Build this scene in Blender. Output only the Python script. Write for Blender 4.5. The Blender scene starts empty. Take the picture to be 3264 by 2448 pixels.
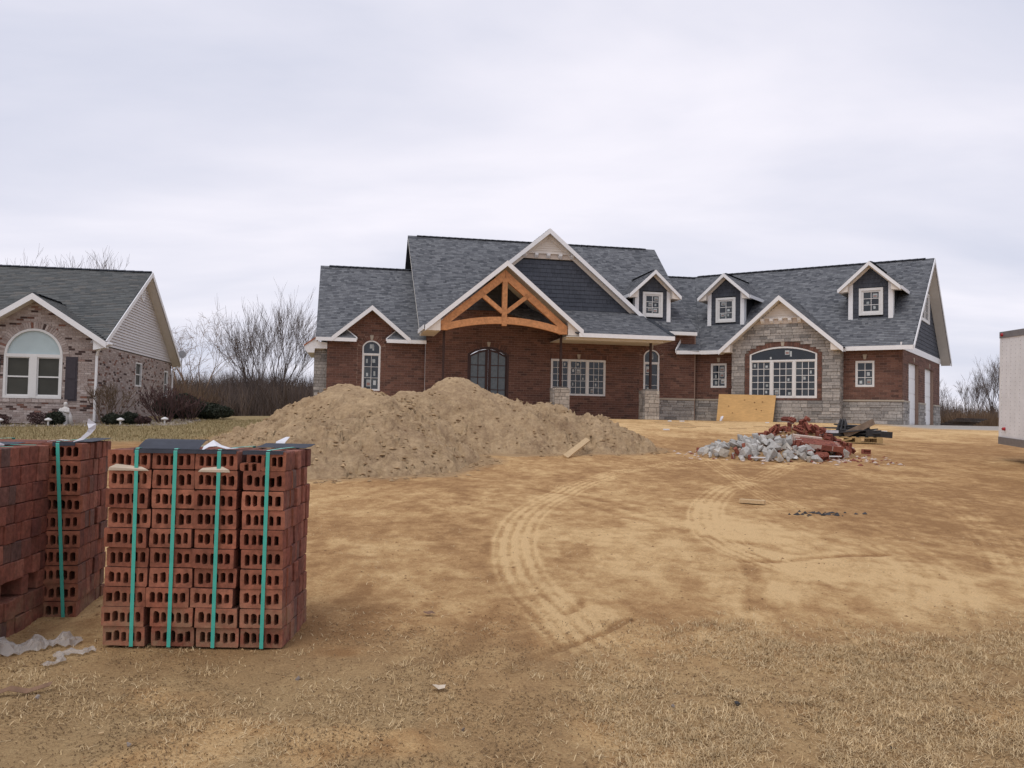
import bpy, bmesh, math, random
import numpy as np
from mathutils import Vector, Matrix
from mathutils.geometry import tessellate_polygon

# ------------------------------------------------------------------ camera, sky, sun, exposure
SC = bpy.context.scene
COL = SC.collection
rnd = random.Random(7)
nr = np.random.default_rng(11)
EYE = 1.25
cd = bpy.data.cameras.new('camera'); cam = bpy.data.objects.new('camera', cd); COL.objects.link(cam)
cd.sensor_width = 36.0; cd.lens = 36.0 * 2735.0 / 3264.0; cd.clip_start = 0.05; cd.clip_end = 3000.0
cam.matrix_world = Matrix.Translation((0, 0, EYE)) @ (Matrix.Rotation(math.pi / 2 + math.radians(2.165), 4, 'X') @ Matrix.Rotation(math.radians(1.123), 4, 'Z'))
SC.camera = cam
SC.view_settings.view_transform = 'Standard'
try: SC.view_settings.look = 'None'
except Exception: pass
SC.view_settings.exposure = 0.0
SC.view_settings.gamma = 1.0
SUN_EL, SUN_AZ = math.radians(60), math.radians(218)

wd = bpy.data.worlds.new('World'); SC.world = wd; wd.use_nodes = True
nt = wd.node_tree; N = nt.nodes; L = nt.links; N.clear()
wo = N.new('ShaderNodeOutputWorld'); bg = N.new('ShaderNodeBackground'); bg.inputs[1].default_value = 0.118
L.new(bg.outputs[0], wo.inputs[0])
sky = N.new('ShaderNodeTexSky'); sky.sky_type = 'NISHITA'; sky.sun_disc = False
sky.sun_elevation = SUN_EL; sky.sun_rotation = SUN_AZ
tc = N.new('ShaderNodeTexCoord'); sp = N.new('ShaderNodeSeparateXYZ'); L.new(tc.outputs['Generated'], sp.inputs[0])
mx = N.new('ShaderNodeMath'); mx.operation = 'MAXIMUM'; L.new(sp.outputs[2], mx.inputs[0]); mx.inputs[1].default_value = 0.0
ad = N.new('ShaderNodeMath'); ad.operation = 'ADD'; L.new(mx.outputs[0], ad.inputs[0]); ad.inputs[1].default_value = 0.16
dx = N.new('ShaderNodeMath'); dx.operation = 'DIVIDE'; L.new(sp.outputs[0], dx.inputs[0]); L.new(ad.outputs[0], dx.inputs[1])
dy = N.new('ShaderNodeMath'); dy.operation = 'DIVIDE'; L.new(sp.outputs[1], dy.inputs[0]); L.new(ad.outputs[0], dy.inputs[1])
cb = N.new('ShaderNodeCombineXYZ'); L.new(dx.outputs[0], cb.inputs[0]); L.new(dy.outputs[0], cb.inputs[1])
mp = N.new('ShaderNodeMapping'); mp.inputs['Scale'].default_value = (0.5, 0.85, 1.0); mp.inputs['Rotation'].default_value = (0, 0, 0.25)
mp.inputs['Location'].default_value = (3.1, 1.7, 0)
L.new(cb.outputs[0], mp.inputs[0])
n1 = N.new('ShaderNodeTexNoise'); n1.inputs['Scale'].default_value = 1.25; n1.inputs['Detail'].default_value = 6; n1.inputs['Roughness'].default_value = 0.5
n1.inputs['Distortion'].default_value = 0.35
L.new(mp.outputs[0], n1.inputs['Vector'])
cr = N.new('ShaderNodeValToRGB'); L.new(n1.outputs[0], cr.inputs[0])
e = cr.color_ramp.elements
e[0].position = 0.33; e[0].color = (5.75, 5.95, 7.05, 1)
e[1].position = 0.66; e[1].color = (8.3, 8.05, 8.75, 1)
mixw = N.new('ShaderNodeMixRGB'); mixw.inputs[0].default_value = 0.94
L.new(sky.outputs[0], mixw.inputs[1]); L.new(cr.outputs[0], mixw.inputs[2]); L.new(mixw.outputs[0], bg.inputs[0])

sd = bpy.data.lights.new('sun', 'SUN'); sd.energy = 1.05; sd.angle = math.radians(28); sd.color = (1.0, 0.97, 0.92)
sun = bpy.data.objects.new('sun', sd); COL.objects.link(sun)
sdir = Vector((math.sin(SUN_AZ) * math.cos(SUN_EL), math.cos(SUN_AZ) * math.cos(SUN_EL), math.sin(SUN_EL)))
sun.rotation_euler = sdir.to_track_quat('Z', 'Y').to_euler(); sun.location = (0, 0, 40)

# ------------------------------------------------------------------ materials
MATS = {}
def mk(name, ramp, rough=0.85, nscale=20.0, namt=0.25, bump=0.0, bscale=None, stretch=(1, 1, 1), spec=0.3, metal=0.0, const=False, big=0.0, bigscale=1.0):
    """Procedural material: colour picked per piece (attribute var + object random) off a ramp, varied by world-space noise."""
    m = bpy.data.materials.new(name); m.use_nodes = True; MATS[name] = m
    t = m.node_tree; n = t.nodes; l = t.links
    b = n['Principled BSDF']; b.inputs['Roughness'].default_value = rough; b.inputs['Metallic'].default_value = metal
    b.inputs['Specular IOR Level'].default_value = spec
    at = n.new('ShaderNodeAttribute'); at.attribute_name = 'var'
    oi = n.new('ShaderNodeObjectInfo')
    a = n.new('ShaderNodeMath'); a.operation = 'ADD'; l.new(at.outputs['Fac'], a.inputs[0]); l.new(oi.outputs['Random'], a.inputs[1])
    f = n.new('ShaderNodeMath'); f.operation = 'FRACT'; l.new(a.outputs[0], f.inputs[0])
    r = n.new('ShaderNodeValToRGB'); l.new(f.outputs[0], r.inputs[0])
    if const: r.color_ramp.interpolation = 'CONSTANT'
    els = r.color_ramp.elements
    while len(els) < len(ramp): els.new(0.5)
    if len(ramp) == 1: els[1].color = (*ramp[0][1], 1)
    for k, (p, c) in enumerate(ramp): els[k].position = p; els[k].color = (*c, 1)
    ge = n.new('ShaderNodeNewGeometry'); ma = n.new('ShaderNodeMapping'); ma.inputs['Scale'].default_value = stretch
    l.new(ge.outputs['Position'], ma.inputs[0])
    no = n.new('ShaderNodeTexNoise'); no.inputs['Scale'].default_value = nscale; no.inputs['Detail'].default_value = 6; no.inputs['Roughness'].default_value = 0.6
    l.new(ma.outputs[0], no.inputs['Vector'])
    mr = n.new('ShaderNodeMapRange'); mr.inputs[1].default_value = 0.25; mr.inputs[2].default_value = 0.75
    mr.inputs[3].default_value = 1 - namt; mr.inputs[4].default_value = 1 + namt; l.new(no.outputs[0], mr.inputs[0])
    vm = n.new('ShaderNodeVectorMath'); vm.operation = 'SCALE'; l.new(r.outputs[0], vm.inputs[0]); l.new(mr.outputs[0], vm.inputs['Scale'])
    out = vm.outputs[0]
    if big:
        no2 = n.new('ShaderNodeTexNoise'); no2.inputs['Scale'].default_value = bigscale; no2.inputs['Detail'].default_value = 4
        l.new(ge.outputs['Position'], no2.inputs['Vector'])
        mr2 = n.new('ShaderNodeMapRange'); mr2.inputs[1].default_value = 0.3; mr2.inputs[2].default_value = 0.7
        mr2.inputs[3].default_value = 1 - big; mr2.inputs[4].default_value = 1 + big; l.new(no2.outputs[0], mr2.inputs[0])
        vm2 = n.new('ShaderNodeVectorMath'); vm2.operation = 'SCALE'; l.new(out, vm2.inputs[0]); l.new(mr2.outputs[0], vm2.inputs['Scale']); out = vm2.outputs[0]
    l.new(out, b.inputs['Base Color'])
    if bump:
        nb = n.new('ShaderNodeTexNoise'); nb.inputs['Scale'].default_value = bscale or nscale * 2; nb.inputs['Detail'].default_value = 5
        l.new(ma.outputs[0], nb.inputs['Vector'])
        bu = n.new('ShaderNodeBump'); bu.inputs['Strength'].default_value = 0.8; bu.inputs['Distance'].default_value = bump
        l.new(nb.outputs[0], bu.inputs['Height']); l.new(bu.outputs[0], b.inputs['Normal'])
    return m

mk('house_brick', [(0, (.125, .064, .048)), (.35, (.16, .08, .06)), (.6, (.085, .047, .038)), (.8, (.2, .105, .077)), (1, (.135, .068, .052))], .9, 30, .3, .004)
mk('house_mortar', [(0, (.29, .2, .155))], .95, 40, .2)
mk('house_stone', [(0, (.25, .232, .215)), (.3, (.37, .345, .318)), (.55, (.19, .18, .17)), (.75, (.43, .4, .365)), (1, (.31, .29, .265))], .9, 14, .3, .012, 25)
mk('stone_mortar', [(0, (.2, .175, .15))], .95, 30, .2)
mk('pale_stone', [(0, (.42, .37, .31)), (.5, (.33, .29, .245)), (1, (.48, .43, .36))], .9, 14, .3, .012, 25)
mk('limestone', [(0, (.4, .35, .28))], .9, 30, .12)
mk('shingle', [(0, (.118, .123, .134)), (.22, (.16, .166, .178)), (.45, (.08, .085, .095)), (.7, (.2, .207, .217)), (1, (.135, .141, .152))], .95, 60, .35, spec=.2)
mk('roof_deck', [(0, (.055, .06, .07))], .95, 40, .2, spec=.2)
mk('ridge_cap', [(0, (.03, .034, .042)), (1, (.05, .056, .066))], .95, 40, .2, spec=.2)
mk('shake', [(0, (.05, .056, .07)), (.5, (.068, .075, .092)), (1, (.058, .064, .08))], .8, 25, .2, .002, stretch=(1, 1, .15))
mk('shake_back', [(0, (.016, .018, .022))], .9, 20, .1)
mk('white_trim', [(0, (.77, .77, .775))], .5, 6, .05)
mk('cream_trim', [(0, (.68, .62, .55))], .6, 6, .06)
mk('frieze_shaded', [(0, (.52, .44, .37))], .6, 6, .06)  # cream darkened to paint in the recess shade behind the brackets
mk('soffit', [(0, (.64, .61, .56))], .7, 6, .06)
mk('copper_edge', [(0, (.33, .11, .055))], .5, 10, .2)
mk('timber', [(0, (.46, .21, .086)), (.5, (.52, .245, .105)), (1, (.43, .19, .076))], .6, 9, .32, .002, big=.12, bigscale=1.5)
mk('steel_post', [(0, (.045, .022, .017))], .6, 12, .3)
mk('window_frame', [(0, (.68, .675, .66))], .45, 10, .05)
mk('glass', [(0, (.008, .012, .018)), (.4, (.02, .028, .037)), (.7, (.012, .017, .024)), (.9, (.045, .056, .062)), (1, (.02, .028, .036))], .05, 3, .4, spec=.5)  # tint differs per pane, painting in uneven reflections
mk('frosted_glass', [(0, (.1, .125, .14))], .22, 8, .25, .004, 40, spec=.5)
mk('pale_glass', [(0, (.42, .51, .52))], .3, 3, .06, spec=.5)
mk('dim_glass', [(0, (.05, .05, .042)), (1, (.062, .062, .052))], .55, 3, .15, spec=.25)
mk('sticker', [(0, (.5, .54, .55)), (1, (.3, .33, .33))], .7, 60, .25)
mk('sticker_print', [(0, (.28, .16, .14)), (1, (.2, .19, .18))], .7, 90, .5)
mk('door_wood', [(0, (.045, .019, .015))], .45, 20, .3, stretch=(1, 1, .1))
mk('garage_door', [(0, (.78, .78, .775))], .5, 5, .05)
mk('plywood', [(0, (.56, .34, .135))], .75, 5, .16, .001, stretch=(1, 1, 5), big=.1, bigscale=1.2)
mk('knot', [(0, (.16, .075, .03))], .8, 30, .3)
mk('lumber', [(0, (.6, .43, .24)), (1, (.5, .36, .2))], .8, 14, .25, .002, stretch=(1, 6, 6))
mk('pallet_wood', [(0, (.46, .32, .15)), (1, (.36, .25, .12))], .85, 14, .3, .002)
mk('grey_board', [(0, (.27, .2, .14)), (1, (.2, .15, .11))], .9, 10, .3, .002)
mk('black_board', [(0, (.03, .03, .032)), (.5, (.06, .058, .06)), (1, (.035, .033, .033))], .8, 15, .4)
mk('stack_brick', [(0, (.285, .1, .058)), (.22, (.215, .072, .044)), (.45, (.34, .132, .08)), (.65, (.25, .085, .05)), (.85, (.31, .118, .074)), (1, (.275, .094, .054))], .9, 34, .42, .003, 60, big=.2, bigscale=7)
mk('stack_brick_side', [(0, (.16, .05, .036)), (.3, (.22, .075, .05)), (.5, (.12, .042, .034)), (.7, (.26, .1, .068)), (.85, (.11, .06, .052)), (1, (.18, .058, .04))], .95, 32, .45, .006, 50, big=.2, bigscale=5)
def dusty(name, z0, z1, col, amt):
    m = MATS[name]; t = m.node_tree; n = t.nodes; l = t.links; b = n['Principled BSDF']; src = b.inputs['Base Color'].links[0].from_socket
    ge = n.new('ShaderNodeNewGeometry'); sp_ = n.new('ShaderNodeSeparateXYZ'); l.new(ge.outputs['Position'], sp_.inputs[0]); mr = n.new('ShaderNodeMapRange'); l.new(sp_.outputs[2], mr.inputs[0])
    mr.inputs[1].default_value = z0; mr.inputs[2].default_value = z1; mr.inputs[3].default_value = 1.0; mr.inputs[4].default_value = 0.12
    no = n.new('ShaderNodeTexNoise'); no.inputs['Scale'].default_value = 9; no.inputs['Detail'].default_value = 7; no.inputs['Roughness'].default_value = .7; l.new(ge.outputs['Position'], no.inputs['Vector'])
    r2 = n.new('ShaderNodeMapRange'); l.new(no.outputs[0], r2.inputs[0]); r2.inputs[1].default_value = .4; r2.inputs[2].default_value = .68
    mu = n.new('ShaderNodeMath'); mu.operation = 'MULTIPLY'; l.new(mr.outputs[0], mu.inputs[0]); l.new(r2.outputs[0], mu.inputs[1]); m2 = n.new('ShaderNodeMath'); m2.operation = 'MULTIPLY'; l.new(mu.outputs[0], m2.inputs[0]); m2.inputs[1].default_value = amt
    mix = n.new('ShaderNodeMixRGB'); l.new(m2.outputs[0], mix.inputs[0]); l.new(src, mix.inputs[1]); mix.inputs[2].default_value = (*col, 1); l.new(mix.outputs[0], b.inputs['Base Color'])
dusty('stack_brick', .2, .42, (.3, .2, .12), .95); dusty('stack_brick_side', .2, .42, (.26, .17, .1), .8)
mk('strap', [(0, (.06, .42, .33))], .4, 25, .1, spec=.5)
mk('felt', [(0, (.05, .055, .07))], .8, 20, .2)
mk('paper', [(0, (.68, .68, .72))], .6, 8, .08)
mk('kraft', [(0, (.58, .49, .38))], .8, 12, .15)
mk('plastic_film', [(0, (.5, .46, .42))], .35, 14, .2, .004, 30, spec=.5)
MATS['plastic_film'].node_tree.nodes['Principled BSDF'].inputs['Alpha'].default_value = .55
mk('concrete_chunk', [(0, (.34, .325, .3)), (.3, (.46, .445, .415)), (.5, (.26, .245, .225)), (.7, (.55, .54, .51)), (.85, (.38, .34, .28)), (1, (.3, .285, .265))], .95, 18, .3, .01)
mk('rubble_brick', [(0, (.2, .06, .042)), (.5, (.26, .085, .055)), (1, (.16, .05, .038))], .9, 24, .35, .005)
mk('mortar_bit', [(0, (.55, .44, .37))], .95, 24, .2, .004)
mk('trailer_white', [(0, (.78, .775, .76))], .4, 4, .06, spec=.4, big=.04, bigscale=2)
mk('trailer_trim', [(0, (.26, .25, .25))], .4, 8, .15, metal=.5)
mk('rivet', [(0, (.45, .44, .43))], .4, 8, .1, metal=.3)
mk('rubber', [(0, (.02, .02, .02))], .8, 10, .2)
mk('red_lamp', [(0, (.4, .02, .025))], .25, 10, .1, spec=.5)
mk('neigh_brick', [(0, (.39, .325, .3)), (.22, (.32, .26, .235)), (.45, (.48, .415, .385)), (.62, (.28, .215, .19)), (.78, (.42, .355, .325)), (.86, (.22, .105, .075)), (.92, (.07, .045, .04)), (1, (.065, .042, .038))], .9, 25, .25, .004)
mk('neigh_mortar', [(0, (.36, .31, .28))], .95, 30, .15)
mk('neigh_shingle', [(0, (.1, .106, .106)), (.35, (.128, .132, .128)), (.7, (.082, .088, .088)), (1, (.145, .14, .13))], .95, 50, .3, spec=.2)
mk('siding', [(0, (.6, .58, .58)), (1, (.63, .61, .61))], .6, 5, .05)
mk('shutter', [(0, (.05, .042, .05))], .7, 10, .15)
mk('statue', [(0, (.58, .555, .53))], .8, 14, .12, .006)
mk('lamp_white', [(0, (.66, .65, .63))], .5, 10, .1)
mk('lamp_stake', [(0, (.25, .25, .24))], .5, 10, .1)
mk('bark', [(0, (.1, .08, .07)), (1, (.085, .068, .06))], .95, 14, .3)
mk('willow_bark', [(0, (.27, .18, .12)), (1, (.22, .15, .105))], .95, 14, .3)
mk('twig', [(0, (.15, .118, .102)), (1, (.12, .095, .085))], .95, 14, .3)
mk('wood_mass', [(0, (.13, .1, .088)), (.5, (.1, .08, .072)), (.8, (.15, .11, .085)), (1, (.115, .09, .08))], 1.0, .4, .3, spec=.1)
mk('wood_brown', [(0, (.19, .125, .08)), (.5, (.14, .095, .065)), (1, (.17, .115, .075))], 1.0, .4, .3, spec=.1)
mk('shrub_twig', [(0, (.15, .105, .07)), (1, (.1, .072, .052))], .95, 10, .3)
mk('red_shrub', [(0, (.09, .05, .048)), (.5, (.06, .038, .036)), (1, (.11, .062, .055))], .95, 10, .3)
mk('evergreen', [(0, (.018, .025, .016)), (.5, (.032, .04, .024)), (1, (.04, .04, .028))], .9, 10, .3)
mk('straw', [(0, (.6, .44, .24)), (.3, (.48, .34, .175)), (.55, (.74, .58, .35)), (.78, (.34, .235, .125)), (1, (.62, .465, .265))], .9, 10, .2, spec=.15)
mk('lawn_blade', [(0, (.26, .21, .105)), (.4, (.36, .28, .15)), (.7, (.2, .175, .085)), (1, (.42, .33, .19))], .95, 10, .2, spec=.1)
mk('clod', [(0, (.33, .2, .1)), (.6, (.25, .15, .075)), (1, (.4, .26, .13))], 1.0, 14, .25, .006, spec=.1)
mk('pile_clod', [(0, (.36, .25, .14)), (.5, (.22, .14, .075)), (1, (.48, .345, .2))], 1.0, 14, .25, .006, spec=.1)
mk('pebble', [(0, (.3, .255, .22)), (.5, (.2, .165, .14)), (1, (.42, .37, .33))], .9, 14, .2)
mk('fleck', [(0, (.2, .125, .065)), (.4, (.14, .09, .05)), (.7, (.4, .28, .15)), (1, (.26, .17, .09))], 1.0, 20, .2, spec=.1)
mk('leaf_dead', [(0, (.2, .12, .075))], .9, 20, .3)
mk('dish_grey', [(0, (.3, .3, .31))], .6, 10, .1)

# ------------------------------------------------------------------ mesh helpers
class Frame:
    def __init__(s, o, ang=0.0, u=None, v=None, w=None):
        a = math.radians(ang); s.o = Vector(o)
        s.u = Vector(u) if u else Vector((math.cos(a), math.sin(a), 0))
        s.v = Vector(v) if v else Vector((-math.sin(a), math.cos(a), 0))
        s.w = Vector(w) if w else Vector((0, 0, 1))
    def p(s, u, v, w): return s.o + s.u * u + s.v * v + s.w * w
    def loc(s, P): d = Vector(P) - s.o; return (d.dot(s.u), d.dot(s.v), d.dot(s.w))
class Plane:
    def __init__(s, o, e1, e2): s.o = Vector(o); s.e1 = Vector(e1).normalized(); s.e2 = Vector(e2).normalized(); s.n = s.e1.cross(s.e2)
    def p(s, a, b, n=0.0): return s.o + s.e1 * a + s.e2 * b + s.n * n
    def ab(s, P): d = Vector(P) - s.o; return (d.dot(s.e1), d.dot(s.e2))

class MB:
    def __init__(s): s.V = []; s.F = []; s.A = []
    def add(s, vs, fs, var=None):
        k = len(s.V); s.V += [tuple(v) for v in vs]; s.F += [tuple(i + k for i in f) for f in fs]
        s.A += [rnd.random() if var is None else var] * len(vs)
    def hexa(s, p, var=None):   # 8 points: bottom ring 0-3, top ring 4-7
        s.add(p, [(0, 3, 2, 1), (4, 5, 6, 7), (0, 1, 5, 4), (1, 2, 6, 5), (2, 3, 7, 6), (3, 0, 4, 7)], var)
    def box(s, F, u0, u1, v0, v1, w0, w1, var=None):
        s.hexa([F.p(u0, v0, w0), F.p(u1, v0, w0), F.p(u1, v1, w0), F.p(u0, v1, w0), F.p(u0, v0, w1), F.p(u1, v0, w1), F.p(u1, v1, w1), F.p(u0, v1, w1)], var)
    def board(s, a, b, h, t, nrm, up=Vector((0, 0, 1)), var=None):   # top edge a-b, hangs h down, t thick along nrm
        a, b, nrm = Vector(a), Vector(b), Vector(nrm).normalized()
        s.hexa([a - up * h, b - up * h, b - up * h - nrm * t, a - up * h - nrm * t, a, b, b - nrm * t, a - nrm * t], var)
    def beam(s, a, b, hw, hd, side, var=None):   # centre line a-b; half width along (axis x side), half depth along side
        a, b = Vector(a), Vector(b); ax = (b - a).normalized(); side = Vector(side).normalized(); o = ax.cross(side).normalized()
        q = [side * hd + o * hw, side * hd - o * hw, -side * hd - o * hw, -side * hd + o * hw]
        s.hexa([a + x for x in q] + [b + x for x in q], var)
    def prism(s, pts, ext, var=None):   # planar polygon (world points) extruded by ext
        n = len(pts); pts = [Vector(p) for p in pts]; tri = tessellate_polygon([pts])
        fs = [tuple(t) for t in tri] + [tuple(i + n for i in reversed(t)) for t in tri] + [(i, (i + 1) % n, (i + 1) % n + n, i + n) for i in range(n)]
        s.add(pts + [p + Vector(ext) for p in pts], fs, var)
    def plate(s, P, outer, holes, n0, n1, var=None):   # polygon with openings in plane P, from depth n0 to n1
        loops = [outer] + holes; flat = [ab for lp in loops for ab in lp]; k = len(flat)
        tri = tessellate_polygon([[Vector((a, b, 0)) for a, b in lp] for lp in loops])
        fs = [tuple(t) for t in tri] + [tuple(i + k for i in reversed(t)) for t in tri]; st = 0
        for lp in loops:
            m = len(lp); fs += [(st + i, st + (i + 1) % m, st + (i + 1) % m + k, st + i + k) for i in range(m)]; st += m
        s.add([P.p(a, b, n1) for a, b in flat] + [P.p(a, b, n0) for a, b in flat], fs, var)
    def tube(s, pts, rad, sides=5, var=None, cap=True):
        pts = [Vector(p) for p in pts]; n = len(pts); vs = []; prev = None
        for i, p in enumerate(pts):
            d = (pts[min(i + 1, n - 1)] - pts[max(i - 1, 0)]).normalized()
            ref = prev if prev is not None else (Vector((1, 0, 0)) if abs(d.x) < .8 else Vector((0, 1, 0)))
            x = (ref - d * ref.dot(d)).normalized(); y = d.cross(x); prev = x
            r = rad[i] if hasattr(rad, '__len__') else rad
            vs += [p + x * (r * math.cos(2 * math.pi * k / sides)) + y * (r * math.sin(2 * math.pi * k / sides)) for k in range(sides)]
        fs = [(i * sides + k, i * sides + (k + 1) % sides, (i + 1) * sides + (k + 1) % sides, (i + 1) * sides + k) for i in range(n - 1) for k in range(sides)]
        if cap: fs += [tuple(reversed(range(sides))), tuple((n - 1) * sides + k for k in range(sides))]
        s.add(vs, fs, var)
    def build(s, name, mat, parent=None, smooth=False, **tags):
        me = bpy.data.meshes.new(name); me.from_pydata(s.V, [], s.F)
        at = me.attributes.new('var', 'FLOAT', 'POINT'); at.data.foreach_set('value', np.array(s.A, np.float32))
        if smooth: me.polygons.foreach_set('use_smooth', [True] * len(me.polygons))
        me.update(); fixn(me)
        me.materials.append(MATS[mat])
        return link(name, me, parent, **tags)
def fixn(me):
    bm = bmesh.new(); bm.from_mesh(me); bmesh.ops.recalc_face_normals(bm, faces=bm.faces); bm.to_mesh(me); bm.free()
def link(name, me, parent=None, **tags):
    o = bpy.data.objects.new(name, me); COL.objects.link(o)
    if parent is not None: attach(o, parent)
    for k, v in tags.items(): o[k] = v
    return o
def attach(o, parent):
    o.parent = parent
    if parent.parent is None and parent.type == 'EMPTY': o.matrix_parent_inverse = Matrix.Translation(-parent.location)
def thing(name, loc, label, cat, group=None):
    o = bpy.data.objects.new(name, None); COL.objects.link(o); o.location = loc; o.empty_display_size = .2
    o['label'] = label; o['category'] = cat
    if group: o['group'] = group
    return o
def tag(o, label, cat, group=None):
    o['label'] = label; o['category'] = cat
    if group: o['group'] = group
    return o

# ---- masonry, shingles and siding: pieces laid course by course; the largest in view become objects of their own
PIECES = {}
def crossings(loops, b):
    xs = []
    for lp in loops:
        for i in range(len(lp)):
            (a0, b0), (a1, b1) = lp[i], lp[(i + 1) % len(lp)]
            if (b0 <= b) != (b1 <= b): xs.append(a0 + (a1 - a0) * (b - b0) / (b1 - b0))
    xs.sort(); return [(xs[i], xs[i + 1]) for i in range(0, len(xs) - 1, 2)]
def lay(root, parent, piece, mat, P, outer, holes=(), course=.0677, length=.203, joint=.01, depth=.012, lenvar=0.0, coursevar=0.0, bond=.5, wedge=False, dvar=0.0, minlen=.03, jit=0.0):
    if mat == 'house_brick': course, length, joint = .0995, .285, .013
    loops = [outer] + list(holes); b = min(q[1] for q in outer); top = max(q[1] for q in outer); r = 0
    out = PIECES.setdefault((root, piece), [])
    while b < top - course * .35:
        h = course * (1 + coursevar * rnd.uniform(-1, 1)); bm_ = min(b + h * .5, top - .002)
        for x0, x1 in crossings(loops, bm_):
            a = math.floor(x0 / length) * length - (bond * length if r % 2 else 0.0)
            if lenvar: a = x0 - rnd.random() * length * .8
            while a < x1:
                ln = length * (1 + lenvar * rnd.uniform(-1, 1)); p0 = max(a, x0); p1 = min(a + ln, x1)
                if p1 - p0 > minlen:
                    jb = jit * rnd.uniform(-1, 1)
                    out.append((P, p0 + joint / 2, p1 - joint / 2, b + joint / 2 + jb, min(b + h, top) - joint / 2 + jb, -.004, depth + dvar * rnd.random(), wedge, mat, parent))
                a += ln
        b += h; r += 1
UNIT = {}
def unit(mat, wedge):
    k = (mat, wedge)
    if k not in UNIT:
        vs = [(-.5, -.5, -.5), (.5, -.5, -.5), (.5, .5, -.5), (-.5, .5, -.5), (-.5, -.5, .5), (.5, -.5, .5), (.5, .5, -.1 if wedge else .5), (-.5, .5, -.1 if wedge else .5)]
        me = bpy.data.meshes.new(mat + '_piece'); me.from_pydata(vs, [], [(0, 3, 2, 1), (4, 5, 6, 7), (0, 1, 5, 4), (1, 2, 6, 5), (2, 3, 7, 6), (3, 0, 4, 7)])
        me.materials.append(MATS[mat]); UNIT[k] = me
    return UNIT[k]
def flush_pieces(limit=300):
    names = {'brick': 'bricks', 'stone': 'stones', 'shingle': 'shingles', 'shake': 'shakes', 'plank': 'planks'}
    for (root, piece), lst in PIECES.items():
        sc = []
        for i, q in enumerate(lst):
            c = q[0].p((q[1] + q[2]) / 2, (q[3] + q[4]) / 2); d = c - cam.location
            inf = abs(d.x / d.y) < .62 and c.y > 0
            sc.append(((q[2] - q[1]) * (q[4] - q[3]) * max(.02, -d.normalized().dot(q[0].n)) / d.length_squared * (1 if inf else .01), i))
        sc.sort(reverse=True)
        for _, i in sc[:limit]:
            P, a0, a1, b0, b1, n0, n1, wd_, mat, par = lst[i]
            o = bpy.data.objects.new(piece, unit(mat, wd_)); COL.objects.link(o); o.parent = par
            c = P.p((a0 + a1) / 2, (b0 + b1) / 2, (n0 + n1) / 2)
            m = Matrix.Identity(4)
            for k in range(3): m[k][0] = P.e1[k] * (a1 - a0); m[k][1] = P.e2[k] * (b1 - b0); m[k][2] = P.n[k] * (n1 - n0); m[k][3] = c[k]
            o.matrix_basis = m
        rest = [lst[i] for _, i in sc[limit:]]
        if not rest: continue
        V = np.zeros((len(rest) * 8, 3), np.float32); k = 0
        for P, a0, a1, b0, b1, n0, n1, wd_, mat, par in rest:
            o, e1, e2, n = (np.array(t) for t in (P.o, P.e1, P.e2, P.n)); tp = n0 + .4 * (n1 - n0) if wd_ else n1
            for a, b, h in ((a0, b0, n0), (a1, b0, n0), (a1, b1, n0), (a0, b1, n0), (a0, b0, n1), (a1, b0, n1), (a1, b1, tp), (a0, b1, tp)):
                V[k] = o + e1 * a + e2 * b + n * h; k += 1
        base = np.array([(4, 5, 6, 7), (0, 1, 5, 4), (1, 2, 6, 5), (2, 3, 7, 6), (3, 0, 4, 7)])
        Fc = (base[None] + 8 * np.arange(len(rest))[:, None, None]).reshape(-1, 4)
        mats = sorted({q[8] for q in rest})
        me = bpy.data.meshes.new(names[piece]); me.from_pydata(V.tolist(), [], Fc.tolist())
        at = me.attributes.new('var', 'FLOAT', 'POINT'); at.data.foreach_set('value', np.repeat(nr.random(len(rest)).astype(np.float32), 8))
        for mm in mats: me.materials.append(MATS[mm])
        me.polygons.foreach_set('material_index', np.repeat([mats.index(q[8]) for q in rest], 5).astype(np.int32)); me.update()
        o = link(names[piece], me, root); o['kind'] = 'stuff'

def wallplane(F, v): return Plane(F.p(0, v, 0), F.u, F.w)
def arch(u0, u1, w0, spring, top, n=14):   # opening outline with a segmental head
    c = (u0 + u1) / 2; hw = (u1 - u0) / 2; r = max(.01, top - spring); R = (hw * hw + r * r) / (2 * r); a = math.asin(min(1, hw / R))
    if r > hw: R = hw; a = math.pi / 2
    pts = [(u0, w0), (u1, w0)]
    for i in range(n + 1):
        t = a - 2 * a * i / n; pts.append((c + R * math.sin(t), (top - R) + R * math.cos(t)))
    return pts
def rect(u0, u1, w0, w1): return [(u0, w0), (u1, w0), (u1, w1), (u0, w1)]
def roof_plane(root, name, pts, uphill, shingle, deck, soff=None, drop=.15, exposure=.125, length=.19):
    """One roof slope: deck slab, optional soffit board under it, shingles laid on top."""
    pts = [Vector(p) for p in pts]; up = Vector(uphill).normalized()
    n = Vector((0, 0, 0))
    for i in range(len(pts)):
        a, b = pts[i], pts[(i + 1) % len(pts)]; n += Vector(((a.y - b.y) * (a.z + b.z), (a.z - b.z) * (a.x + b.x), (a.x - b.x) * (a.y + b.y)))
    n.normalize()
    if n.z < 0: n = -n
    e2 = (up - n * up.dot(n)).normalized(); P = Plane(pts[0], e2.cross(n), e2)
    poly = [P.ab(p) for p in pts]
    mb = MB(); mb.plate(P, poly, [], -.05, 0, .5); part = mb.build(name, deck, root)
    if soff:
        mb = MB(); mb.prism([p - Vector((0, 0, drop)) for p in pts], (0, 0, .02), .5); mb.build('soffit', soff, root)
    lay(root, part, 'shingle', shingle, P, poly, (), exposure, length, .004, .011, .45, 0, wedge=True, dvar=.008, minlen=.04)
    return part

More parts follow.
